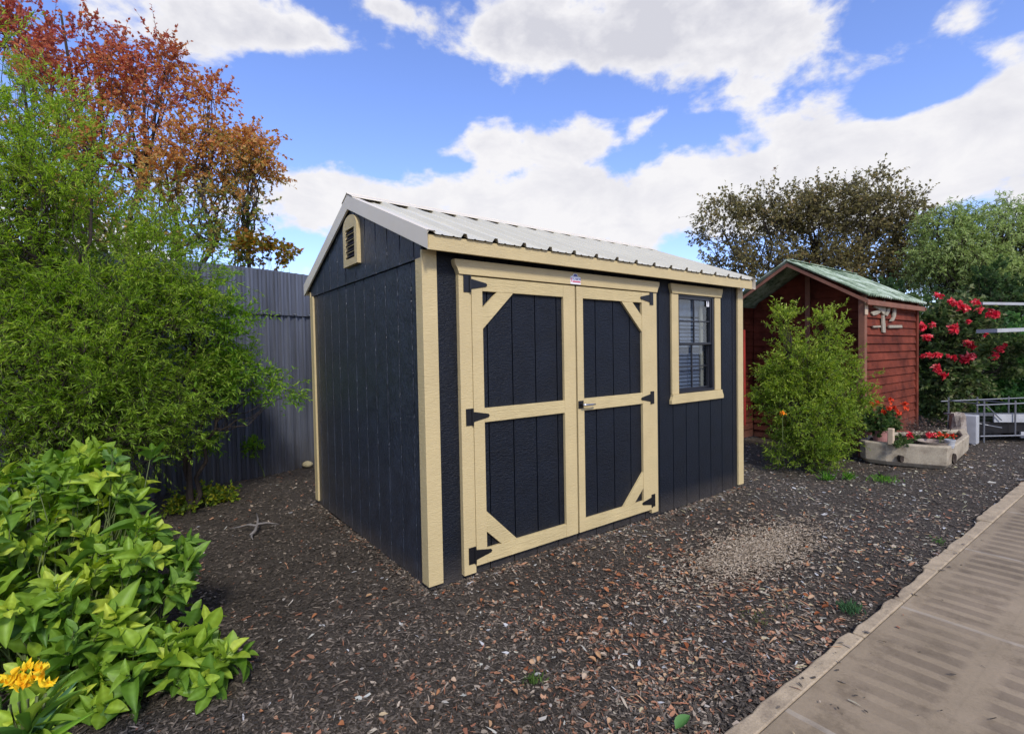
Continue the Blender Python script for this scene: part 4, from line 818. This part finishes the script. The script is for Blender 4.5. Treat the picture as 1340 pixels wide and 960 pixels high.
# ------------------------------------------------------------------ red-flowered bush, hedges and trees behind
def t_dk(P, r, c): return mixc([(0, (.04, .07, .025)), (.5, (.08, .13, .04)), (.8, (.18, .22, .08)), (1, (.45, .42, .22))], np.clip(.7*r+.3*c, 0, 1))
fb = grow('camellia_bush', at3(1255, 575, 9.2)*[1, 1, 0], [E(1250, 440, 9.2, .75, .6, .60), E(1235, 500, 9.1, .75, .6, .7), E(1290, 460, 9.3, .45, .5, .5), E(1265, 410, 9.2, .45, .4, .30), E(1215, 420, 9.2, .3, .4, .35)],
     'dark green bush covered with red and pink flowers right of the red shed', 'shrub', 260, 7, 12, .075, .048, t_dk, 'leaf', tw_len=.20, up=.2, trunk_r=.04, spread=.12, trunks=[at3(1230, 440, 9.2), at3(1270, 420, 9.2), at3(1290, 470, 9.2)])
for (a, b, s) in ((1228, 387, .10), (1243, 394, .09), (1249, 398, .08), (1257, 401, .14), (1263, 404, .11), (1276, 395, .10), (1281, 406, .09), (1300, 412, .15), (1296, 408, .10), (1220, 425, .08), (1206, 428, .13), (1213, 441, .12), (1249, 431, .14), (1245, 429, .09), (1267, 421, .07), (1270, 452, .14), (1266, 449, .10), (1289, 437, .07), (1216, 465, .10), (1228, 464, .10), (1248, 468, .09), (1262, 470, .15), (1268, 467, .12), (1273, 466, .09), (1308, 457, .10), (1303, 464, .09), (1300, 468, .08), (1225, 481, .11), (1229, 486, .10), (1235, 491, .11), (1315, 452, .06), (1241, 466, .06), (1256, 396, .07), (1208, 466, .07)):
    bloom('bloom', at3(a, b, 8.55+random.uniform(-.05, .05)), s*.66, 30, RD, fb, .9)
def t_cr(P, r, c): return mixc([(0, (.25, .2, .1)), (1, (.6, .5, .35))], r)
def t_gr(P, r, c): return mixc([(0, (.035, .10, .03)), (.5, (.08, .19, .05)), (1, (.20, .34, .10))], np.clip(.5*r+.5*c, 0, 1))
grow('garden_bush', at3(1345, 575, 9.9)*[1, 1, 0], [E(1340, 470, 9.9, .8, .6, .75), E(1330, 520, 9.8, .8, .6, .6), E(1400, 470, 9.9, .8, .6, .9)], 'leafy mid green bush behind the trailer at the right edge', 'shrub', 200, 7, 12, .085, .055, t_gr, 'leaf', tw_len=.22, trunk_r=.04, spread=.12)
def t_hg(P, r, c): return mixc([(0, (.025, .05, .02)), (.6, (.055, .10, .035)), (1, (.12, .19, .06))], np.clip(.5*r+.5*c, 0, 1))
grow('evergreen_hedge', at3(1240, 575, 11)*[1, 1, 0], [E(1150, 430, 11, 1.1, .5, 1.0), E(1220, 450, 11, 1.2, .5, 1.1), E(1300, 430, 11, 1.3, .5, 1.3), E(1390, 430, 11, 1.3, .5, 1.3), E(1260, 540, 11, 1.8, .5, .5), E(1350, 530, 11, 1.4, .5, .6), E(1080, 440, 11, 1.0, .5, .9), E(1000, 440, 11, 1.1, .5, .9)],
     'long dark evergreen hedge filling the space behind the red shed and the flowering bush', 'hedge', 620, 7, 11, .085, .055, t_hg, 'dullleaf', tw_len=.28, trunk_r=.05, spread=.2, shell=.2, trunks=[at3(1040, 440, 11), at3(1150, 430, 11), at3(1230, 440, 11), at3(1310, 420, 11), at3(1390, 420, 11)])
def t_br(P, r, c):
    return mixc([(0, (.09, .075, .05)), (.4, (.17, .15, .075)), (.7, (.30, .27, .10)), (.9, (.38, .28, .14)), (1, (.36, .22, .14))], np.clip(.6*r+.4*c, 0, 1))
grow('olive_tree', at3(1080, 575, 14)*[1, 1, 0], [E(1000, 290, 14, 1.1, 1.0, .75), E(1065, 285, 14, 1.2, 1.1, .8), E(1140, 275, 14, 1.2, 1.1, .85), E(1175, 300, 14, .8, .9, .9), E(950, 285, 14, .7, .7, .45), E(925, 308, 14, .35, .4, .22, .8), E(1010, 350, 14, 1.5, 1.0, .6), E(1100, 350, 14, 1.5, 1.0, .7), E(945, 340, 14, .7, .8, .45, .6), E(1190, 350, 14, 1.0, .8, .7)],
     'spreading brownish olive tree with dark twiggy limbs behind the red shed', 'tree', 580, 8, 12, .070, .048, t_br, 'dullleaf', tw_len=.42, up=.25, trunk_r=.09, spread=.28, shell=.35, limb_every=5,
     trunks=[at3(1000, 290, 14), at3(1060, 270, 14), at3(1150, 265, 14), at3(1190, 310, 14), at3(945, 300, 14)])
def t_pg(P, r, c):
    return mixc([(0, (.20, .28, .08)), (.5, (.36, .46, .15)), (1, (.56, .64, .28))], np.clip(.55*r+.45*c, 0, 1))
grow('pepper_tree', at3(1290, 575, 12)*[1, 1, 0], [E(1250, 330, 12, 1.0, .9, 1.0), E(1310, 320, 12, 1.1, .9, 1.05), E(1380, 320, 12, 1.1, .9, 1.15), E(1240, 290, 12, .45, .5, .4), E(1225, 350, 12, .55, .6, .7), E(1300, 370, 12, 1.4, .8, .6), E(1330, 275, 12, .5, .5, .35)],
     'soft light green fine-leaved tree at the right edge beside the brownish tree', 'tree', 420, 9, 18, .075, .018, t_pg, 'dullleaf', tw_len=.36, up=.15, trunk_r=.10, spread=.2, droop=.4, shell=.4,
     trunks=[at3(1250, 310, 12), at3(1310, 290, 12), at3(1380, 290, 12)])

# ------------------------------------------------------------------ ground litter (uncountable)
def chips():
    n = 260000; R = np.exp(RNG.uniform(math.log(1.2), math.log(14), n)); A = YAW+RNG.uniform(-.95, .95, n); X = CAM[0]+R*np.sin(A); Y = CAM[1]+R*np.cos(A)
    e = 9000; q = RNG.random(e); side = RNG.random(e) < .6; dd = np.abs(RNG.normal(size=e))*.035+.004
    X[:e] = np.where(side, q*L, -dd); Y[:e] = np.where(side, -dd, q*D); R[:e] = np.hypot(X[:e]-CAM[0], Y[:e]-CAM[1])
    keep = ((Y > -1.735+SK*X+.03*RNG.random(n)) | ((RNG.random(n) < .02*np.exp((Y+1.72-SK*X)*4)) & (Y > -3.5))) & ~((X > -.0) & (X < L) & (Y > .0) & (Y < D)) & ~((X > RX) & (X < rx1) & (Y > RY0-.02) & (Y < RY1)); X, Y, R = X[keep], Y[keep], R[keep]; n = len(X)
    Z = .012*np.sin(X*2.1+Y)*np.cos(Y*1.7)+.006*np.sin(X*6.3)*np.sin(Y*5.1)-.012
    Z = np.where(Y < -1.74+SK*X, .012, Z); hug = np.exp(-np.maximum(0, np.where(X < 0, np.where(Y > 0, -X, np.hypot(X, Y)), np.where(X < L, -Y, 9)))/.03)*((X < L) & (Y < D)); Z = Z+.020*hug*RNG.random(n)*(.4+.6*np.abs(np.sin(X*4+Y*5))); orange = np.exp(-(((X-1.2)/1.3)**2+((Y+.95)/.55)**2))+.6*np.exp(-(((X-1.6)/1.9)**2+((Y+1.45)/.28)**2))+.25*np.exp(-(((X-5)/2)**2+((Y+1.3)/.5)**2)); left = 1/(1+np.exp((X+.2)*3))
    pal = np.array([(.042, .037, .033), (.063, .055, .048), (.092, .079, .068), (.135, .114, .097), (.19, .16, .133), (.27, .23, .19), (.36, .335, .31), (.26, .135, .085), (.34, .20, .13), (.21, .095, .06)])
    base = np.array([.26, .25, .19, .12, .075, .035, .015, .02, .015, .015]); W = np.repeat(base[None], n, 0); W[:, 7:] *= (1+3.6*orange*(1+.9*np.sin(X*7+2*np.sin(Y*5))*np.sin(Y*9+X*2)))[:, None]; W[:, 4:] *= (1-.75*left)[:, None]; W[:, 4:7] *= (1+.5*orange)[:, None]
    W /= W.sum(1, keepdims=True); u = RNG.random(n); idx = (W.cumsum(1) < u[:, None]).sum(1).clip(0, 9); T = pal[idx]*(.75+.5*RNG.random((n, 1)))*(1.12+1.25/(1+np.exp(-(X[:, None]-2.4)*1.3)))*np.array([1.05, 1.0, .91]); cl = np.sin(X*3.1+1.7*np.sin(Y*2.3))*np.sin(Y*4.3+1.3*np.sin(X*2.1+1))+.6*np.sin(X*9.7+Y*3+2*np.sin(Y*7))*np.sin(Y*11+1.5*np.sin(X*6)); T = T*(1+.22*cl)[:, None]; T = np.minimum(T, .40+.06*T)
    size = (.0035+.009*RNG.random(n)**2.2)*(1+.07*R)*np.where(idx >= 5, 1.3, 1); asp = np.where(RNG.random(n) < .3, .12+.1*RNG.random(n), .35+.6*RNG.random(n)); size = size*np.where(asp < .25, 1.6, 1)
    a = RNG.random(n)*6.28; tilt = RNG.normal(size=n)*.16; dr = np.stack([np.cos(a)*np.cos(tilt), np.sin(a)*np.cos(tilt), np.sin(tilt)], -1); N = unit(np.array([0, 0, 1.])+RNG.normal(size=(n, 3))*.16)
    V0 = np.array([[-.30, 0, 0], [.25, .05, 0], [.5, .5, .05], [.2, 1, .02], [-.35, .85, .06], [-.5, .4, .02]]); F0 = np.array([[0, 1, 2, 3], [0, 3, 4, 5]])
    P = np.stack([X, Y, Z+.002+.007*RNG.random(n)], -1)-dr*size[:, None]*.5
    # per-chip shape variation
    Dr = unit(dr); Xx = unit(np.cross(Dr, N)); Zz = np.cross(Xx, Dr); Vv = V0[None]*(1+.3*RNG.normal(size=(n, 6, 1))); 
    vs = P[:, None]+Xx[:, None]*(Vv[:, :, 0, None]*(size*asp*1.6)[:, None, None])+Dr[:, None]*(Vv[:, :, 1, None]*(size*2)[:, None, None])+Zz[:, None]*(Vv[:, :, 2, None]*(size*3)[:, None, None])
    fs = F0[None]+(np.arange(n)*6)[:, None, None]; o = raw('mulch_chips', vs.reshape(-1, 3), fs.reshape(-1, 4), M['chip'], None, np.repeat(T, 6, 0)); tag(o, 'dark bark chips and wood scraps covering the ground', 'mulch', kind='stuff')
chips()
def fallen():
    n = 560; X = RNG.uniform(-1.2, 3.5, n); Y = RNG.uniform(-1.66, .2, n); k = RNG.random(n) < np.clip(.12+np.exp(-(((X-1.2)/1.3)**2+((Y+1.0)/.6)**2)), 0, 1); X, Y = X[k], Y[k]
    ok = ~((X > -.05) & (Y > -.05)); X, Y = X[ok], Y[ok]; n = len(X); Z = .012*np.sin(X*2.1+Y)*np.cos(Y*1.7)+.006*np.sin(X*6.3)*np.sin(Y*5.1)+.006
    a = RNG.random(n)*6.28; dr = np.stack([np.cos(a), np.sin(a), RNG.normal(size=n)*.25], -1); N = unit(np.array([0, 0, 1.])+RNG.normal(size=(n, 3))*.35)
    T = mixc([(0, (.22, .07, .03)), (.4, (.38, .16, .07)), (.7, (.42, .25, .13)), (1, (.40, .34, .27))], RNG.random(n)); V, F, TT = leaves(np.stack([X, Y, Z], -1), dr, N, .022+.022*RNG.random(n), .014+.014*RNG.random(n), broad_template(4, -.25, .35), T)
    o = raw('fallen_leaves', V, F, M['chip'], None, TT, smooth=True); tag(o, 'orange and tan fallen leaves scattered over the mulch in front of the shed', 'fallen leaves', kind='stuff')
fallen()
def shavings():
    n = 7500; c = np.array([2.12, -.93]); r = RNG.normal(size=(n, 2))*[.27, .10]*(1+.8*RNG.random((n, 1))); X = c[0]+r[:, 0]; Y = c[1]+r[:, 1]; a = RNG.normal(size=n)*.9; dr = np.stack([np.cos(a), np.sin(a), RNG.normal(size=n)*.2], -1)
    T = mixc([(0, (.22, .17, .12)), (.5, (.36, .29, .21)), (1, (.46, .39, .30))], RNG.random(n)); V, F, TT = leaves(np.stack([X, Y, .006+.008*RNG.random(n)], -1), dr, unit(np.array([0, 0, 1.])+RNG.normal(size=(n, 3))*.25), .02+.03*RNG.random(n), .004+.007*RNG.random(n), TQ, T)
    o = raw('wood_shavings', V, F, M['chip'], None, TT); tag(o, 'pale tan patch of wood shavings on the mulch before the window end of the shed', 'wood shavings', kind='stuff')
shavings()
def tuft(px, py, label, n, h, r, cols, loc=None):
    P = ground_at(px, py) if loc is None else np.array(loc); o = empty('grass_tuft', P, label, 'grass tuft', 'small green tufts in the mulch')
    B = P+np.stack([RNG.normal(size=n)*r, RNG.normal(size=n)*r*.7, np.zeros(n)], -1); a = RNG.random(n)*6.28; dr = unit(np.stack([np.cos(a)*.5, np.sin(a)*.5, np.ones(n)*.9], -1)+RNG.normal(size=(n, 3))*.2)
    V, F, T = leaves(B, dr, unit(rand_dirs(n)*[1, 1, .2]), h*(.5+.6*RNG.random(n)), .006+.005*RNG.random(n), broad_template(4, .3, .05), mixc(cols, RNG.random(n))); raw('blades', V, F, M['leaf'], o, T, smooth=True)
GC = [(0, (.05, .13, .02)), (.6, (.11, .27, .03)), (1, (.22, .40, .05))]
tuft(1083, 628, 'small bright grass tuft at the right foot of the bushy shrub', 60, .11, .035, GC)
tuft(1110, 627, 'small bright grass tuft midway between the bushy shrub and the trough', 60, .10, .035, GC)
tuft(1154, 628, 'flat bright green tuft in front of the concrete trough', 110, .06, .10, GC)
tuft(1230, 709, 'tiny green weed beside the path edging at its far half', 30, .03, .03, [(0, (.05, .10, .03)), (1, (.13, .22, .06))])
tuft(1113, 798, 'dull green weed clump touching the path edging nearer the viewer', 110, .05, .032, [(0, (.03, .08, .03)), (1, (.10, .20, .08))])
tuft(992, 808, 'faint olive moss tuft in the mulch left of the dull green weed clump', 50, .025, .06, [(0, (.07, .08, .03)), (1, (.14, .15, .06))])
tuft(697, 891, 'short green tuft among the chips in the near middle of the yard', 50, .03, .03, [(0, (.07, .12, .03)), (1, (.14, .22, .05))])
# single leaves worth naming
def one_leaf(name, P, dr, l, w_, col, label, up=.0):
    V, F, T = leaves(np.array([P]), np.array([dr]), np.array([[0, 0, 1.]]), np.array([l]), np.array([w_]), broad_template(6, -.12, .2), np.array([col])); tag(raw(name, V, F, M['glossleaf'], None, T, smooth=True), label, 'leaf')
P = ground_at(1167, 781); P[2] = .019; one_leaf('fallen_leaf', P, (ground_at(1178, 788)-ground_at(1167, 781))*[1, 1, 0], .055, .018, (.03, .02, .018), 'single dark curled leaf lying on the tan path edging')
P = ground_at(884, 957); P[2] = .012; one_leaf('fallen_leaf', P, np.array([.9, -.3, .35]), .075, .05, (.10, .24, .06), 'single green leaf on the mulch at the bottom edge of the picture')

# ------------------------------------------------------------------ WORLD: sky with clouds, sun
SUN_AZ = YAW+math.radians(162); SUN_EL = math.radians(42)
W = bpy.data.worlds.new('World'); S.world = W; W.use_nodes = True; wn, wl_ = W.node_tree.nodes, W.node_tree.links
class _W: node_tree = W.node_tree
WM = _W()
bg = wn['Background']; sky = wn.new('ShaderNodeTexSky'); sky.sky_type = 'NISHITA'; sky.sun_disc = False; sky.sun_elevation = SUN_EL; sky.sun_rotation = SUN_AZ; sky.air_density = 1.0; sky.dust_density = .3; sky.ozone_density = 2.5
tc = wn.new('ShaderNodeTexCoord'); vec = tc.outputs['Generated']; sp = wn.new('ShaderNodeSeparateXYZ'); wl_.new(vec, sp.inputs[0])
az = mathn(WM, 'ARCTAN2', sp.outputs[0], sp.outputs[1]); el = mathn(WM, 'ARCSINE', sp.outputs[2])
def azel(px, py):
    v = CD+CR*(px-670)/FPX-CU*(py-480)/FPX; v = v/np.linalg.norm(v); return math.atan2(v[0], v[1]), math.asin(v[2])
# cloud lumps by compass direction and height: px, py, width px, height px, weight
BL = [(830, 30, 250, 75, 1.3), (960, 60, 130, 60, .7), (700, 60, 110, 50, .5), (330, 25, 130, 42, .9), (250, 60, 75, 60, .7), (160, 25, 60, 30, .5), (500, 10, 60, 22, .5), (590, 5, 60, 20, .3), (455, 60, 30, 20, .25),
      (650, 185, 62, 36, 1.15), (745, 190, 60, 42, 1.15), (500, 262, 140, 38, 1.25), (410, 280, 60, 26, .8), (700, 265, 130, 40, 1.0), (640, 310, 200, 30, .9), (850, 270, 160, 45, 1.0), (880, 205, 60, 28, .55), (1010, 215, 110, 60, 1.25), (1110, 180, 100, 52, 1.2), (1090, 260, 240, 45, 1.2),
      (1250, 190, 110, 50, 1.1), (1310, 140, 60, 40, .9), (1260, 30, 60, 22, .35), (1230, 115, 26, 16, .4), (1330, 60, 60, 40, .5), (895, 150, 28, 10, .35), (1140, 75, 40, 18, .28), (80, 170, 70, 40, .6), (1400, 200, 200, 120, 1), (0, 300, 260, 70, .9),
      (1185, 125, 85, 30, -1.5), (985, 195, 40, 12, -.5), (1150, 30, 70, 30, -.5), (900, 172, 50, 14, -.6), (1245, 215, 40, 9, -.5), (590, 215, 30, 14, -.5), (835, 200, 26, 16, -.6), (640, 120, 200, 24, -.35), (430, 170, 90, 40, -.9), (730, 300, 16, 8, -.3), (420, 50, 60, 30, .5)]
fld = None
for (a, b, wx, wy, wt) in BL:
    A0, E0 = azel(a, b); A1, _ = azel(a+wx, b); _, E1 = azel(a, b-wy) if b-wy > -400 else azel(a, b)
    u = mathn(WM, 'DIVIDE', mathn(WM, 'SUBTRACT', az, A0), abs(A1-A0)); v = mathn(WM, 'DIVIDE', mathn(WM, 'SUBTRACT', el, E0), abs(E1-E0))
    g = mathn(WM, 'MULTIPLY', mathn(WM, 'EXPONENT', mathn(WM, 'MULTIPLY', mathn(WM, 'ADD', mathn(WM, 'MULTIPLY', u, u), mathn(WM, 'MULTIPLY', v, v)), -1.0)), wt)
    fld = g if fld is None else mathn(WM, 'ADD', fld, g)
# elsewhere in the sky: scattered cloud from noise alone
cmb = wn.new('ShaderNodeCombineXYZ'); 
def wnoise(sc, det, ro, v, dist=0):
    n_ = wn.new('ShaderNodeTexNoise'); n_.inputs['Scale'].default_value = sc; n_.inputs['Detail'].default_value = det; n_.inputs['Roughness'].default_value = ro; n_.inputs['Distortion'].default_value = dist; wl_.new(v, n_.inputs['Vector']); return n_.outputs[0]
mp = wn.new('ShaderNodeMapping'); mp.inputs['Scale'].default_value = (1, 1, 1.7); wl_.new(vec, mp.inputs[0])
big = wnoise(3.2, 3, .5, mp.outputs[0]); med = wnoise(9, 12, .56, mp.outputs[0], .15); puf = wnoise(20, 9, .6, mp.outputs[0])
facing = mathn(WM, 'ADD', mathn(WM, 'MULTIPLY', sp.outputs[0], float(DH[0])), mathn(WM, 'MULTIPLY', sp.outputs[1], float(DH[1])))
away = wn.new('ShaderNodeMapRange'); wl_.new(facing, away.inputs[0]); away.inputs[1].default_value = .45; away.inputs[2].default_value = -.1; away.inputs[3].default_value = 0; away.inputs[4].default_value = 1
f = mathn(WM, 'ADD', fld, mathn(WM, 'MULTIPLY', away.outputs[0], mathn(WM, 'MULTIPLY', mathn(WM, 'SUBTRACT', big, .38), 5)))
f = mathn(WM, 'ADD', f, mathn(WM, 'MULTIPLY', mathn(WM, 'SUBTRACT', med, .5), 3.3)); f = mathn(WM, 'ADD', f, mathn(WM, 'MULTIPLY', mathn(WM, 'SUBTRACT', puf, .5), .55))
mask = wn.new('ShaderNodeMapRange'); mask.interpolation_type = 'SMOOTHSTEP'; wl_.new(f, mask.inputs[0]); mask.inputs[1].default_value = .28; mask.inputs[2].default_value = .92
# cloud colour: bright where thin and low, greyer under the thick high cloud
def wr(fac, stops):
    r = wn.new('ShaderNodeValToRGB'); e = r.color_ramp.elements
    while len(e) < len(stops): e.new(.5)
    for k, (p, c) in enumerate(stops): e[k].position = p; e[k].color = (*c, 1)
    wl_.new(fac, r.inputs[0]); return r.outputs[0]
thick = mathn(WM, 'MULTIPLY', mathn(WM, 'MAXIMUM', mathn(WM, 'SUBTRACT', f, .8), 0), mathn(WM, 'MINIMUM', mathn(WM, 'MULTIPLY', mathn(WM, 'MAXIMUM', mathn(WM, 'SUBTRACT', el, .25), 0), 3.2), 1))
thick = mathn(WM, 'ADD', thick, mathn(WM, 'MULTIPLY', mathn(WM, 'SUBTRACT', wnoise(7, 10, .62, mp.outputs[0], .3), .47), 1.6))
cc = wr(thick, [(0, (.95, .94, .965)), (.22, (.87, .865, .91)), (.8, (.68, .685, .76))])
KC = 7.2
sc = wn.new('ShaderNodeVectorMath'); sc.operation = 'SCALE'; sc.inputs['Scale'].default_value = KC; wl_.new(cc, sc.inputs[0])
# clear air: nishita, a touch deeper
hs = wn.new('ShaderNodeVectorMath'); hs.operation = 'MULTIPLY'; wl_.new(sky.outputs[0], hs.inputs[0]); hs.inputs[1].default_value = (1.50, 1.50, 2.0)
mx = wn.new('ShaderNodeMix'); mx.data_type = 'RGBA'; wl_.new(mask.outputs[0], mx.inputs[0]); wl_.new(hs.outputs[0], mx.inputs[6]); wl_.new(sc.outputs[0], mx.inputs[7])
wl_.new(mx.outputs[2], bg.inputs['Color']); bg.inputs['Strength'].default_value = .10
sd = bpy.data.lights.new('sun', 'SUN'); sd.energy = 2.4; sd.angle = math.radians(9); sd.color = (1, .955, .89); so_ = bpy.data.objects.new('sun', sd); COL.objects.link(so_)
sv = Vector((math.sin(SUN_AZ)*math.cos(SUN_EL), math.cos(SUN_AZ)*math.cos(SUN_EL), math.sin(SUN_EL))); so_.rotation_euler = sv.to_track_quat('Z', 'Y').to_euler(); so_.location = tuple(sv*30)

# ------------------------------------------------------------------ camera and render settings
cam = bpy.data.cameras.new('camera'); co = bpy.data.objects.new('camera', cam); COL.objects.link(co); S.camera = co
Rm = Matrix((tuple(CR), tuple(CU), tuple(-CD))).transposed(); co.matrix_world = Matrix.Translation(Vector(tuple(CAM))) @ Rm.to_4x4()
cam.sensor_fit = 'HORIZONTAL'; cam.sensor_width = 36; cam.lens = 36*FPX/1340; cam.clip_start = .05; cam.clip_end = 2000
S.view_settings.view_transform = 'Standard'; S.view_settings.look = 'None'; S.view_settings.gamma = 1; S.view_settings.exposure = .45
